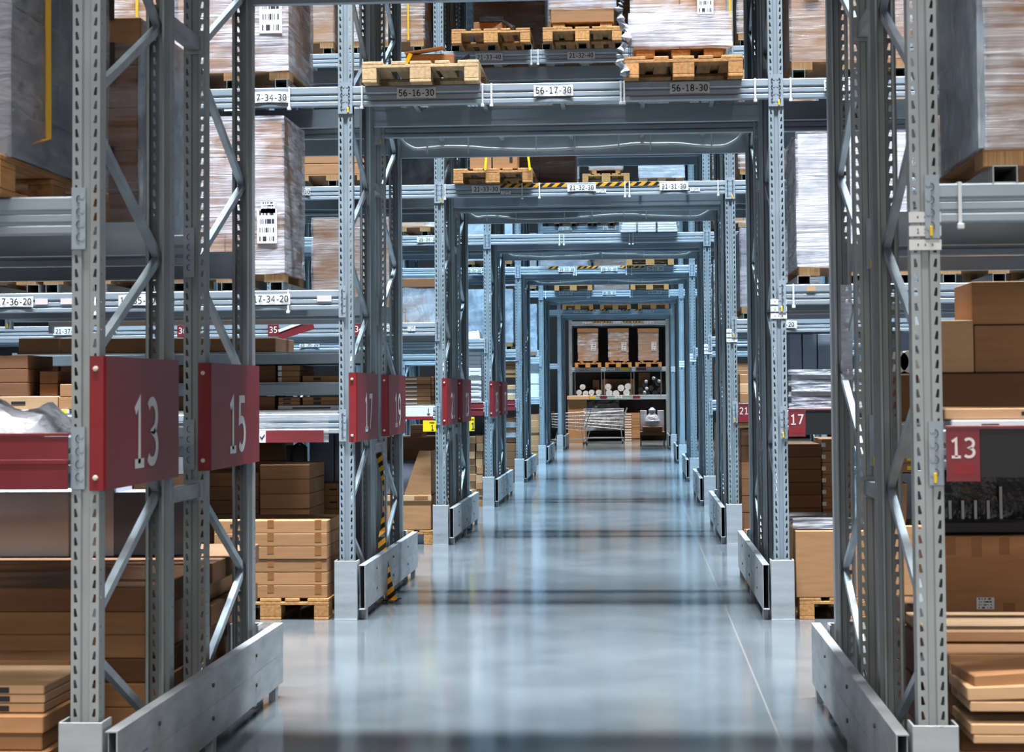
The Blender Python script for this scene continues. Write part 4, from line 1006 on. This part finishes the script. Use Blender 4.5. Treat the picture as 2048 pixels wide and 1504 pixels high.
for sl, px, nm in ((0, 983, 'left'), (1, 1165, 'right')):
    xc = at(px, 70, C1).x
    bars(xc, .86, C1, LZ[4], f"{nm} upper wooden pallet of the third row")
    pallet(xc, C1-.1, LZ[4]+BZ, f"{nm} upper wooden pallet of the third row")
t = thing('torn_carton', 'torn brown carton with black film on the left upper pallet', 'carton', (at(985, 50, C1).x, C1+.05, LZ[4]+BZ+.146))
ob('box_body', MB().box(-.2, .12, 0, .4, 0, .10, .006), 'kraft_dark', t); ob('black_film', MB().bar((-.14, .0, .12), (.1, .05, .13), .10, .05).bar((.1, -.02, .1), (.22, 0, .03), .05, .03), 'blackfilm', t)
xc = at(1165, 50, C1).x
load(xc-.34, xc+.34, C1-.02, .9, LZ[4]+BZ+.21, LZ[4]+1.2, 'white-wrapped load with brown base on the right upper pallet', 3, 1, 'kraft', 'film_heavy', rows if False else None) if False else load(xc-.33, xc+.33, C1-.02, .9, LZ[4]+BZ+.345, LZ[4]+1.3, 'white-wrapped load on the right upper pallet of third row', 2, 1, 'kraft', 'film_heavy')
carton(xc-.32, xc+.32, C1-.03, .88, LZ[4]+BZ+.205, LZ[4]+BZ+.343, 'brown base carton under the white-wrapped load, right upper pallet', 'kraft')
for i, xx in enumerate((xc-.30, xc+.18)):
    tag(ob('ribbed_foot', cached(('foot2',), lambda: MB().box(0, .12, 0, .8, 0, .056)), 'feet', None, (xx, C1-.02, LZ[4]+BZ+.1455)), f"{'left' if i == 0 else 'right'} ribbed cardboard runner under the brown base carton", 'spacer', 'cardboard runners')
bars(at(1325, 70, C1).x, .8, C1, LZ[4], 'hidden load slot right end of third row')
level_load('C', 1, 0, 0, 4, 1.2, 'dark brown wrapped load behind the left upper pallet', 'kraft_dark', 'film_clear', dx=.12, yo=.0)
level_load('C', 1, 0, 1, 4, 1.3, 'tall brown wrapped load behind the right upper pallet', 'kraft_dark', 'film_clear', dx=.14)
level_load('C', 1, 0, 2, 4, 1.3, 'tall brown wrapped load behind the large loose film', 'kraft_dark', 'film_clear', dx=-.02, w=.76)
level_load('D', 0, 0, 1, 5, 1.1, 'white film-wrapped load at the very top behind third row', 'carton_white', 'film_heavy', dx=.0)
level_load('D', 0, 0, 0, 5, 1.1, 'brown film-wrapped load at the very top, fourth row left slot', 'kraft', 'film', dx=0)
level_load('D', 0, 0, 2, 5, 1.1, 'brown film-wrapped load at the very top, fourth row right slot', 'kraft', 'film', dx=0)
for sl in (0, 1, 2):
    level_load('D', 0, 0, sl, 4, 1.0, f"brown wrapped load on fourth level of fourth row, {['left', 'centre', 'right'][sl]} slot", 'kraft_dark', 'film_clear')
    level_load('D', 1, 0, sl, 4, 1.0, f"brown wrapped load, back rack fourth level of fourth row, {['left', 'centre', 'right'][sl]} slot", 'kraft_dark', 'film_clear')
# A and B crossings upper loads out of frame (they shade the floor below)
for sl, nm in enumerate(('left', 'centre', 'right')):
    pass
# fourth row crossing: strapped white sheets
t = thing('strapped_sheets', 'stack of white sheets with black straps over the fourth row crossing', 'load', (at(1298, 450, D1).x, D1-.05, LZ[3]))
for k in range(6): ob('sheet_pack', MB().box(-.38+.01*(k % 2)+.012*k*.4, .38-.006*k, 0, .9, .004+k*.033, .004+k*.033+.030, .005), 'carton_white', t)
for x in (-.16, .10): ob('black_strap', MB().box(x-.012, x+.012, -.006, .9, 0, .208), 'black', t)
ob('clear_wrap', film_mesh(.78, .92, .205, .01, 2), 'film_clear', t, (0, -.01, 0))
# fifth row: fourth-level pallets and third-level
for px, s_, kind in ((1212, 'wooden pallet and low load at fourth level, fifth row centre', 0), (1323, 'low white wrapped load at fourth level of fifth row', 1), (1112, 'pale wrapped load at fourth level, fifth row left', 2)):
    xc = at(px, 345, E1).x; bars(xc, .84, E1, LZ[4], s_)
    if kind == 0:
        pallet(xc, E1-.05, LZ[4]+BZ, 'wooden pallet at fourth level, fifth row centre', True)
        load(xc-.28, xc+.28, E1, .9, LZ[4]+BZ+.21, LZ[4]+BZ+.36, 'low pale wrapped load on the fifth row centre pallet', 1, 1, 'kraft_pale', 'film')
        tag(ob('wooden_spacer', MB().box(-.24, -.16, 0, .8, 0, .06).box(.16, .24, 0, .8, 0, .06), 'wood', None, (xc, E1, LZ[4]+BZ+.146)), 'wooden spacers under the low pale load, fifth row centre', 'spacer')
    else:
        feet(xc-.38, xc+.38, E1, .9, LZ[4]+BZ, 'cardboard pallet under '+s_)
        load(xc-.38, xc+.38, E1, .9, LZ[4]+BZ+PH, LZ[4]+BZ+PH+.24, s_, 1, 1, 'carton_white' if kind == 1 else 'kraft_pale', 'film_heavy')
for px, nm in ((1300, 'right'), ):
    pallet(at(px, 520, E1).x, E1-.08, LZ[3], 'wooden pallet with a carton over the fifth row crossing', True)
    carton(at(1262, 515, E1).x, at(1340, 515, E1).x, E1, .8, LZ[3]+.146, LZ[3]+.6, 'brown carton on the wooden pallet over the fifth row crossing', 'kraft')
xc = at(1130, 520, E1).x
load(xc-.40, xc+.38, E1, .9, LZ[3]+.002, LZ[3]+.42, 'grey strapped sheet pack over the fifth row crossing, left slot', 4, 1, 'carton_grey', 'film_grey')
for px in (1147, 1223, 1299):
    nm = {1147: 'left', 1223: 'centre', 1299: 'right'}[px]; Y = ROWY['F']; xc = at(px, 570, Y).x
    if px != 1223: pallet(xc, Y-.1, LZ[3], f"wooden pallet over the sixth row crossing, {nm} slot", True)
    load(xc-.36, xc+.36, Y, .9, LZ[3]+(.146 if px != 1223 else .002), LZ[3]+.9, f"dark brown wrapped load over the sixth row crossing, {nm} slot", 2, 1, 'kraft_dark', 'film_clear')
    bars(at(px, 450, Y).x, .8, Y, LZ[4], f"fourth-level wooden pallet of the sixth row, {nm} slot"); pallet(at(px, 450, Y).x, Y-.05, LZ[4]+BZ, f"fourth-level wooden pallet of the sixth row, {nm} slot", True)
    load(xc-.36, xc+.36, Y, .9, LZ[4]+BZ+.146, LZ[4]+.9, f"brown load on fourth level of the sixth row, {nm} slot", 2, 1, 'kraft', 'film_clear')
for i, nm in enumerate(('left', 'centre', 'right')):
    Y = ROWY['G']; xc = XL+W*(i+.5)/3
    pallet(xc, Y-.1, LZ[3], f"wooden pallet over the seventh row crossing, {nm} slot", True)
    load(xc-.36, xc+.36, Y, .9, LZ[3]+.146, LZ[3]+.9, f"load over the seventh row crossing, {nm} slot", 2, 1, 'kraft' if i != 1 else 'carton_white', 'film_clear')
    pallet(xc, Y-.1, LZ[4], f"fourth-level wooden pallet of the seventh row, {nm} slot", True)
    load(xc-.36, xc+.36, Y, .9, LZ[4]+.146, LZ[4]+1.0, f"pale fourth-level load of the seventh row, {nm} slot", 2, 1, 'kraft_pale', 'film')
# unseen loads added above the nearest crossings to keep aisle light off the floor
for k in (0, 1):
    for sl, nm in enumerate(('left', 'centre', 'right')):
        level_load('A', k, 0, sl, 3, 1.0, f"unseen brown load added to shade nearest row, {'back' if k else 'front'} rack, {nm} slot", 'kraft', None, rows=2, support='pallet')
for k in (0, 1):
    for sl, nm in enumerate(('left', 'centre', 'right')):
        level_load('B', k, 0, sl, 4, 1.1, f"unseen high brown load added to shade second row, {'back' if k else 'front'} rack, {nm} slot", 'kraft', None, rows=2, support='pallet')
# ---- right side, nearest row
p0 = at(1975, 150, A1+.02)
load(p0.x, p0.x+.8, A1+.02, .92, LZ[2]+BZ+PH, 3.75, 'large brown load in shiny film at upper right corner', 2, 1, 'kraft', 'film', side=(-1, 'film_blue'))
bars(p0.x+.42, .86, A1, LZ[2], 'the shiny wrapped load at upper right corner')
feet(p0.x-.02, p0.x+.8, A1+.02, .9, LZ[2]+BZ, 'cardboard pallet under the shiny load at upper right')
pass
bars(1.62+.9, .8, A1, LZ[2], 'slot right of the upper right load') if False else None
tie(('A', 0, 0, 1, 2), .12)
price_rail(XR+.033+.05, XR+W-.05, A1-.025, 1.225, 1.415, 'dark red rail with plate 13 and black panel, right side', '13')
x0 = at(1905, 830, A1+.02).x
carton(x0, x0+1.1, A1+.04, .5, LZ[1]+.001, LZ[1]+.032, 'thin white carton on the shelf above plate 13', 'carton_white', marks=((.3, .5, .12, .012, 'ink'), (.12, .4, .06, .01, 'ink')))
carton(x0-.02, x0+1.1, A1+.06, .5, LZ[1]+.034, LZ[1]+.072, 'thin pale carton lying on the white one, right shelf', 'kraft_pale', marks=((.28, .5, .10, .014, 'ink'), (.42, .5, .02, .012, 'ink')))
cpx(A3+.03, 1770, 2120, 747, 840, .5, 'wide dark brown carton behind the nearest right post', 'kraft_dark', LZ[1]+.001)
z0_ = at(1900, 747, A3+.03).z+.004
for i, (a, c, y0, m_) in enumerate(((1950, 2080, 650, 'kraft'), (1868, 1948, 640, 'kraft_pale'))):
    cpx(A3+.05, a, c, y0, 747, .4, ['lower brown carton at the right edge stack', 'pale carton left of the right edge stack'][i], m_, z0_)
cpx(A3+.06, 1944, 2080, 562, 648, .4, 'upper brown carton at the right edge stack', 'kraft', at(2000, 650, A3+.05).z+.003)
for i, px in enumerate((1795, 1822)):
    a = at(px, 735, A3+.1); tag(ob('plastic_roll', MB().tube([(a.x, A3+.1, z0_+.05), (a.x, A3+.42, z0_+.05)], .05, 16), 'roll'), f"{'left' if i == 0 else 'right'} white plastic roll end between the right posts", 'roll', 'white plastic rolls')
# floor goods right
tb = A3+.0
x0, x1 = at(1880, 1150, tb).x, at(2130, 1150, tb).x
z0_ = at(1960, 1225, tb).z; z1_ = at(1960, 1072, tb).z
stack('pile supporting the taped carton at right', x0-.1, x1, tb-.02, .7, .0, z0_-.003, 6, 'kraft_dark', 1, .01, (), (), 'broad flat carton', jx=.02)
carton(x0, x1, tb, .6, z0_, z1_, 'large brown carton with tape tabs and barcode at right edge', 'kraft', tapes=((.09, .08), (.30, .09), (.52, .08), (.75, .08)), marks=((.36, .12, .075, .05, 'barcode'), (.55, .05, .05, .05, 'tape')))
def crate():
    b = MB(); 
    for k in range(3): b.box(0, 1.3, 0, .03, .02+k*.10, .05+k*.10)
    b.box(0, 1.3, .03, .5, 0, .02)
    return b
t = thing('black_crate', 'black plastic crate under loose dark film below plate 13', 'crate', (x0+.02, tb+.05, z1_+.002))
ob('crate_body', MB().box(0, 1.2, 0, .5, 0, .06, .01), 'black', t); ob('crumpled_film', MB().box(0, 1.2, .12, .5, .0, .27, .03), 'blackfilm', t)
for i in range(5): ob('pale_rod', MB().box(.05+i*.055, .062+i*.055, .10, .11, .06, .14+.06*(i == 4)), 'label', t)
# flats nearer the aisle
ta = A1+.05
x0 = at(1905, 1300, ta+.3).x
stack('pile in the right foreground behind the guard', x0, x0+1.3, ta+.30, .80, .146, .58, 5, ('kraft', 'kraft_dark'), 1, .02, (), (), 'broad flat carton', jx=.03)
pallet(x0+.45, ta+.1, 0, 'wooden pallet under the right foreground pile', True)
carton(1.10, x0+.62, ta+.55, .55, .585, .625, 'bent pale sheet of cardboard on the right foreground pile', 'kraft_pale')
carton(at(1945, 1350, ta).x, at(1945, 1350, ta).x+.8, ta+.0, .28, .47, .58, 'brown carton leaning on the right foreground pile', 'kraft', ry=-.05, rz=.1)
for i, (y0, y1) in enumerate(((1372, 1395), (1403, 1420), (1448, 1466), (1470, 1484))):
    cpx(ta-.05, 1935+i*4, 2150, y0, y1+4, .34, f"thin golden board, {ORD[i]} from top at the lower right corner", 'kraft_pale', group='golden boards at lower right', ry=-.03 if i == 0 else 0.)
# ---- right, second row
s = 'tall white-wrapped pale load right of the second row post'
z = LZ[2]
x0, x1 = at(1597, 400, B1).x, at(1818, 400, B1).x
bars((x0+x1)/2, .8, B1, z, s); feet(x0, x1, B1+.02, .85, z+BZ, 'cardboard pallet under '+s)
load(x0, x1, B1+.02, .85, z+BZ+PH, at(1700, 265, B1).z, s, 2, 1, 'carton_white', 'film_heavy')
s = 'brown wrapped load with small label right of second row post, top'
z = LZ[3]; x0, x1 = at(1583, 60, B1).x, at(1812, 60, B1).x
bars((x0+x1)/2, .8, B1, z, s); feet(x0, x1, B1+.02, .85, z+BZ, 'cardboard pallet under '+s)
load(x0, x1, B1+.02, .85, z+BZ+PH, z+1.4, s, 2, 1, 'kraft', 'film_clear', labels=((.18, .36, .10, .06), (.85, .5, .16, .3)))
for k, nm in ((1, 'middle'), (2, 'far')):
    level_load('B', 0, 1, k, 2, 1.0, f"brown wrapped load, {nm} slot, second level, second row right", 'kraft', 'film')
    level_load('B', 0, 1, k, 3, 1.0, f"brown wrapped load, {nm} slot, third level, second row right", 'kraft', 'film')
price_rail(XR+.05, XR+W-.05, B1-.025, 1.225, 1.415, 'dark red rail with plate 17 and black panel, right side', '17')
for k in range(7):
    w_ = .62-.03*(k % 3)-.012*k; tag(ob('bagged_flat_pack', film_mesh(w_, .5, .030, .007, 20+k), 'bag', None, (XR+.07+w_/2+.02*(k % 2), B1+.03+.01*(k % 3), LZ[1]+.014+k*.0375), (0, 0, .02*(k % 3-1))), f"shiny bagged flat pack, {ORD[6-k]} from top above plate 17", 'pack', 'bagged flat packs above plate 17')
carton(XR+.06, XR+1.6, B1+DEP-.35, .25, LZ[1]+.013, LZ[1]+.27, 'long dark brown carton behind the bagged goods, right', 'kraft_dark')
x0, x1 = at(1592, 1140, B1).x, at(1668, 1140, B1).x
pallet(x0+.42, B1-.0, 0, 'wooden pallet under the big carton right of second row post')
t = carton(x0, x0+.50, B1+.0, .6, .146, at(1620, 1062, B1).z, 'big plain brown carton standing right of the second row post', 'kraft')
tag(ob('loose_film', film_mesh(.46, .5, .05, .02, 8), 'film', None, (x0+.24, B1+.03, at(1620, 1062, B1).z+.015)), 'crumpled clear film lying on the big plain carton, right', 'film')
carton(x0+.51, x0+1.3, B1+.02, .6, .146, .62, 'wide brown carton right of the big plain one', 'kraft')
Yb = B3+.0
stack('tall dark column right of the second row post', at(1570, 950, Yb).x, at(1643, 950, Yb).x, Yb, .6, .45, at(1600, 888, Yb).z, 7, 'kraft_dark', 1, .003, (), (), 'flat carton')
stack('base under the dark column, right', at(1570, 950, Yb).x, at(1700, 950, Yb).x, Yb-.15, .8, .0, .449, 3, 'kraft_dark', 1, .0, (), (), 'broad carton')
stack('labelled column right of the dark one', at(1644, 950, Yb).x, at(1702, 950, Yb).x, Yb, .6, .45, at(1660, 878, Yb).z, 8, 'kraft', 1, .004, (), ((.72, .5, .09, .03, 'label'), (.05, .5, .03, .03, 'label')), 'flat carton')
stack('yellow-tagged pair between the right posts', at(1770, 930, Yb).x, at(1835, 930, Yb).x, Yb, .5, at(1800, 945, Yb).z, at(1800, 908, Yb).z, 2, 'kraft', 1, .0, (), ((.85, .5, .08, .03, 'ysign'),), 'flat carton')
carton(at(1765, 1000, Yb).x, at(1900, 1000, Yb).x, Yb, .5, .0, at(1800, 947, Yb).z, 'dark grey bin carton under the yellow-tagged pair', 'carton_grey')
t = carton(at(1768, 1050, B1+.1).x, at(1812, 1050, B1+.1).x, B1+.1, .5, .62, at(1790, 965, B1+.1).z, 'opened brown carton between the right posts', 'kraft', ry=.05)
for i, (a, c) in enumerate(((1580, 1604), (1606, 1634), (1636, 1700), (1760, 1800), (1802, 1860))):
    Yc = C1+.1; cpx(Yc, a, c, 668, 800, .5, f"tall pale grey carton, {ORD[i]} from left, deep right of second row post", 'carton_grey', LZ[1]+.013, group='tall pale grey cartons')
# third row right
price_rail(XR+.05, XR+W-.05, C1-.025, 1.215, 1.405, 'dark red rail with plate 21 right of third row post', '21')
stack('column on the shelf right of third row post', at(1480, 780, C1).x, at(1502, 780, C1).x, C1+.03, .5, SZ, at(1490, 748, C1).z, 3, ('kraft', 'kraft_pale'), 1, .01, (), (), 'carton')
stack('dark floor column right of third row post', at(1482, 930, C1).x, at(1560, 930, C1).x, C1+.03, .7, .146, at(1500, 858, C1).z, 6, 'kraft_dark', 1, .004, (), (), 'broad carton')
pallet(at(1540, 1060, C1).x+.14, C1, 0, 'wooden pallet right of the third row post', True)
carton(at(1420, 1000, D1).x, at(1475, 1000, D1).x, D1-.9+.2, .5, 0, .42, 'low brown carton beyond the third row right guard', 'kraft_dark') if False else None
for lev, h, m_, fl in ((2, .8, 'carton_grey', 'film_grey'), (3, 1.0, 'kraft', 'film'), (4, 1.1, 'kraft', 'film')):
    level_load('C', 0, 1, 0, lev, h, f"{'grey' if m_ != 'kraft' else 'brown'} wrapped load, {BEAMN[lev]}, right of the third row post", m_, fl)
    level_load('C', 0, 1, 1, lev, h, f"{'grey' if m_ != 'kraft' else 'brown'} wrapped load, {BEAMN[lev]}, centre of third row right bay", m_, fl)
for lev in (2, 3):
    level_load('D', 0, 1, 0, lev, .9, f"brown wrapped load, {BEAMN[lev]}, right of the fourth row post", 'kraft', 'film')
Y = D1+.04
stack('floor column right of fourth row post', XR+.1, XR+.9, Y, .7, 0, 1.1, 7, 'kraft', 1, .004, (), (), 'broad carton')
stack('shelf column right of fourth row post', XR+.1, XR+.9, Y, .5, SZ, 1.9, 5, 'kraft', 1, .01, (), (), 'carton')
# ---- rear rack
Hy = ROWY['H']
for i, px in enumerate((1176, 1237, 1297)):
    nm = ('left', 'centre', 'right')[i]; xc = at(px, 730, Hy).x
    pallet(xc, Hy-.1, LZ[2], f"wooden pallet on the rear rack, {nm} of three", True)
    load(xc-.30, xc+.30, Hy, .8, LZ[2]+.20, at(px, 657, Hy).z-.02, f"brown carton load with white label on the rear rack, {nm} of three", (6, 4, 2)[i], (1, 2, 1)[i], 'kraft', 'film' if i < 2 else 'film_clear', labels=((.78, .45, .15, .26),), topm='kraft', group='three loads on the rear rack')
    tag(ob('wooden_spacer', cached(('spc2',), lambda: MB().box(-.25, -.15, 0, .7, 0, .053).box(.15, .25, 0, .7, 0, .053)), 'wood', None, (xc, Hy, LZ[2]+.1455)), f"wooden spacers under the {nm} load on the rear rack", 'spacer', 'wooden spacers')
# bottom level dividers and rolls
for i, px in enumerate((1150, 1203, 1209, 1262, 1268, 1322)):
    a = at(px, 760, Hy-.02)
    tag(ob('divider_rod', cached(('rod',), lambda: MB().tube([(0, 0, 0), (0, 0, .72)], .012, 8)), 'chrome', None, (a.x, Hy-.03, LZ[1])), f"slim vertical rack rod, {ORD[i]} from left on the rear rack", 'rod', 'vertical rods on the rear rack')
def roll(px, py, label, m='roll', r=.09, L=.5):
    a = at(px, py, Hy+.05); tag(ob('plastic_roll', MB().tube([(a.x, Hy+.05, a.z), (a.x+.03, Hy+L, a.z)], r, 14).tube([(a.x, Hy+.045, a.z), (a.x, Hy+.05, a.z)], r*.35, 10), m), label, 'roll', 'rolls on the rear rack')
for i, (px, py) in enumerate(((1158, 785), (1165, 774), (1171, 787), (1183, 785), (1197, 785))): roll(px, py, f"white plastic roll, {ORD[i]} from left on the rear rack shelf", r=.085)
for i, (px, py) in enumerate(((1216, 774), (1218, 786), (1232, 787), (1242, 776), (1253, 785), (1256, 773))): roll(px, py, f"white crumpled roll, {ORD[i]} from left, middle of rear rack shelf", r=.10)
for i, (px, py) in enumerate(((1282, 780), (1290, 770), (1294, 786), (1302, 776), (1310, 760), (1316, 767), (1310, 786), (1320, 780))): roll(px, py, f"black bagged roll, {ORD[i]} from left, right end of rear rack shelf", 'blackfilm', r=.085)
for i, (px, py) in enumerate(((1291, 764), (1306, 757), (1292, 778), (1317, 763), (1288, 786))): 
    a = at(px, py, Hy-.02); tag(ob('white_bag_end', MB().tube([(a.x, Hy-.0, a.z), (a.x+.02, Hy+.045, a.z+.01)], [.035, .06], 9), 'bag'), f"pale shiny roll end, {ORD[i]} among the black rolls", 'roll', 'pale roll ends')
stack('pile over the black rolls on the rear rack', at(1277, 750, Hy+.3).x, at(1300, 750, Hy+.3).x, Hy+.55, .3, LZ[1], at(1290, 745, Hy+.55).z, 8, 'kraft', 1, .01, (), (), 'carton')
stack('row behind the white rolls, rear rack', at(1203, 762, Hy+.6).x, at(1268, 762, Hy+.6).x, Hy+.6, .3, LZ[1], at(1230, 758, Hy+.6).z, 2, 'kraft', 3, .01, (), (), 'carton')
carton(at(1185, 770, Hy+.3).x, at(1198, 770, Hy+.3).x, Hy+.56, .3, LZ[1]+.0, at(1190, 760, Hy+.3).z, 'small brown carton above the left rolls, rear rack', 'kraft')
tag(ob('rear_panel', MB().box(XL+.06, XR-.06, Hy+1.02, Hy+1.04, .0, 3.5), 'panel'), 'very dark brown sheet behind the rear rack', 'panel')  # near-black sheet closing off the view behind the rear rack
# floor of rear rack
stack('labelled column on the rear floor', at(1249, 860, Hy).x, at(1264, 860, Hy).x, Hy, .6, 0, at(1256, 826, Hy).z, 11, 'kraft', 1, .006, (), ((.5, .5, .2, .03, 'label'),), 'flat carton', jx=.004)
stack('plain column on the rear floor', at(1264, 860, Hy).x, at(1280, 860, Hy).x, Hy, .6, 0, at(1270, 826, Hy).z, 10, 'kraft', 1, .006, (), (), 'flat carton')
cpx(Hy-1.2, 1136, 1172, 800, 872, .7, 'big brown carton behind the trolleys at the far left', 'kraft', 0.)
cpx(Hy-1.25, 1134, 1178, 792, 799, .8, 'pale cardboard lid on the big carton behind the trolleys', 'kraft_pale')
tag(ob('black_film_pile', film_mesh(.9, .5, .75, .05, 3), 'blackfilm', None, (at(1205, 830, Hy).x, Hy+.1, .55)), 'black film draped in the rear rack above the wrapped trolley', 'film')
def wheel(x, y, parent, r=.06):
    ob('wheel', cached(('whl', r), lambda: MB().tube([(-.015, 0, 0), (.015, 0, 0)], r, 14)), 'rubber', parent, (x, y, r))
    ob('wheel_fork', cached(('fork', r), lambda: MB().box(-.022, -.018, -.02, .02, 0, .1).box(.018, .022, -.02, .02, 0, .1).box(-.022, .022, -.02, .02, .1, .104)), 'chrome', parent, (x, y, r))
def trolley(x, y, rz, label, handle, L=.95, wrap=True):
    t = thing('shopping_trolley', label, 'shopping trolley', (x, y, 0), (0, 0, rz), 'wire shopping trolleys')
    b = MB(); r_ = .004; z0, z1 = .40, .95; w_ = .28
    for i in range(19):
        u = i/18; xx = -L/2+L*u; zb_ = z0+.12*(1-u)
        for s_ in (-1, 1): b.tube([(xx*.92, s_*w_*.85, zb_), (xx, s_*w_, z1-.06*(1-u))], r_, 5)
        b.tube([(xx*.92, -w_*.85, zb_), (xx*.92, w_*.85, zb_)], r_, 5)
    for k in range(6):
        v = k/5
        for s_ in (-1, 1): b.tube([(-L/2, s_*w_*(.85+.15*v), z0+.12+(z1-.06-z0-.12)*v), (L/2, s_*w_*(.85+.15*v), z0+(z1-z0)*v)], r_*1.4, 5)
        for e in (-1, 1): b.tube([(e*L/2, -w_, (z0+.12 if e < 0 else z0)+(z1-z0-.12)*v), (e*L/2, w_, (z0+.12 if e < 0 else z0)+(z1-z0-.12)*v)], r_, 5)
    ob('wire_basket', b, 'chrome', t)
    f = MB()
    for s_ in (-1, 1):
        f.tube([(-L/2, s_*.24, .17), (L/2, s_*.26, .17)], .012, 8); f.tube([(L/2-.05, s_*.26, .17), (L/2-.08, s_*.26, .45), (L/2+.1, s_*.27, 1.02)], .012, 8)
        f.tube([(-L/2+.1, s_*.24, .17), (-L/2+.2, s_*.24, .50)], .010, 8)
    f.tube([(-L/2, -.24, .17), (-L/2, .24, .17)], .012, 8)
    ob('chassis', f, 'chrome', t)
    ob('handle_bar', MB().tube([(L/2+.1, -.27, 1.02), (L/2+.1, .27, 1.02)], .017, 10), handle, t)
    for xx in (-L/2+.03, L/2-.03):
        for s_ in (-1, 1): wheel_l = wheel(xx, s_*.24, t)
    if wrap: ob('plastic_wrap', film_mesh(L*.98, .60, .62, .02, 5), 'film', t, (0, -.30, .38))
    return t
a = floor_at(1208, 887)
trolley(a.x, a.y, .03, 'plastic-wrapped wire trolley standing before the rear rack', 'chrome', 1.15)
a = floor_at(1150, 889)
trolley(a.x-.12, a.y-.8, math.radians(12), 'wire trolley with a blue handle at the far left', 'blue', .95, False)
a = floor_at(1305, 892)
t = thing('furniture_dolly', 'dark wooden topped trolley on four legs with bagged item, far right', 'trolley', (a.x, a.y, 0))
ob('deck', MB().box(-.34, .34, -.2, .4, .30, .40, .01).box(-.27, .27, -.2, .3, .40, .54, .01), 'kraft_dark', t)
for i, xx in enumerate((-.33, .15)):
    carton(a.x+xx, a.x+xx+.18, a.y+.315, .07, .402, .98, f"upright white carton {'left' if i == 0 else 'right'} of the bagged item on the far right trolley", 'carton_white')
for x in (-.32, .32):
    for y in (-.18, .36): ob('leg', cached(('dleg',), lambda: MB().tube([(0, 0, .08), (0, 0, .30)], [.016, .02], 8)), 'black', t, (x, y, 0)); wheel(x, y, t, .04)
tag(ob('bagged_item', MB().tube([(0, 0, 0), (0, 0, .15), (0, 0, .28), (0, 0, .36), (0, 0, .45), (0, 0, .52)], [.22, .22, .16, .09, .10, .04], 14), 'bag', None, (a.x, a.y+.05, .542)), 'clear bagged round item on the far right trolley', 'bag')

# hanging hazard ribbons
def ribbon(px_top, py_top, px_bot, py_bot, label, wd=.05):
    q = floor_at(px_bot, py_bot); Yq = q.y
    top = at(px_top, py_top, Yq+.35); b = MB(); n = 26
    for i in range(n+1):
        u = i/n; x = top.x+(q.x-top.x)*u+.02*math.sin(u*7); z = top.z+(.012-top.z)*u; y = Yq+.35*(1-u)**1.5-.03*(u > .55)
        tw = .5+1.0*math.sin(u*5.0); dx, dy = wd/2*math.cos(tw)*(1+.5*u), wd/2*math.sin(tw)*.6
        b.v += [(x-dx, y-dy, z), (x+dx, y+dy, z)]
    for i in range(n): b.f.append((2*i, 2*i+1, 2*i+3, 2*i+2))
    t = thing('hazard_ribbon', label, 'hazard tape', (0, 0, 0)); ob('ribbon', b, 'hazard', t)
    c = MB()
    for k in range(3): c.bar((q.x-.07+.05*k, Yq-.04, .01+.008*k), (q.x+.06, Yq-.10+.05*k, .02), .05, .008)
    ob('ribbon_tail', c, 'hazard', t)
ribbon(757, 905, 782, 1202, 'black and yellow hazard ribbon hanging to the floor, second row left')
ribbon(908, 875, 930, 1062, 'black and yellow hazard ribbon hanging to the floor, third row left')
# paper strip on the right frame of nearest row
t = tag(ob('hanging_paper_strip', MB().box(0, .05, 0, .002, 0, .44), 'film_heavy', None, (at(1683, 700, ROWY['A']+DEP+GAP+.5).x, ROWY['A']+DEP+GAP+.5, at(1683, 760, ROWY['A']+DEP+GAP+.5).z)), 'long pale plastic strip tied to the nearest right frame', 'strip')
bpy.context.view_layer.update()
print('OBJECTS', len(bpy.data.objects), 'TOP', sum(1 for o in bpy.data.objects if not o.parent))
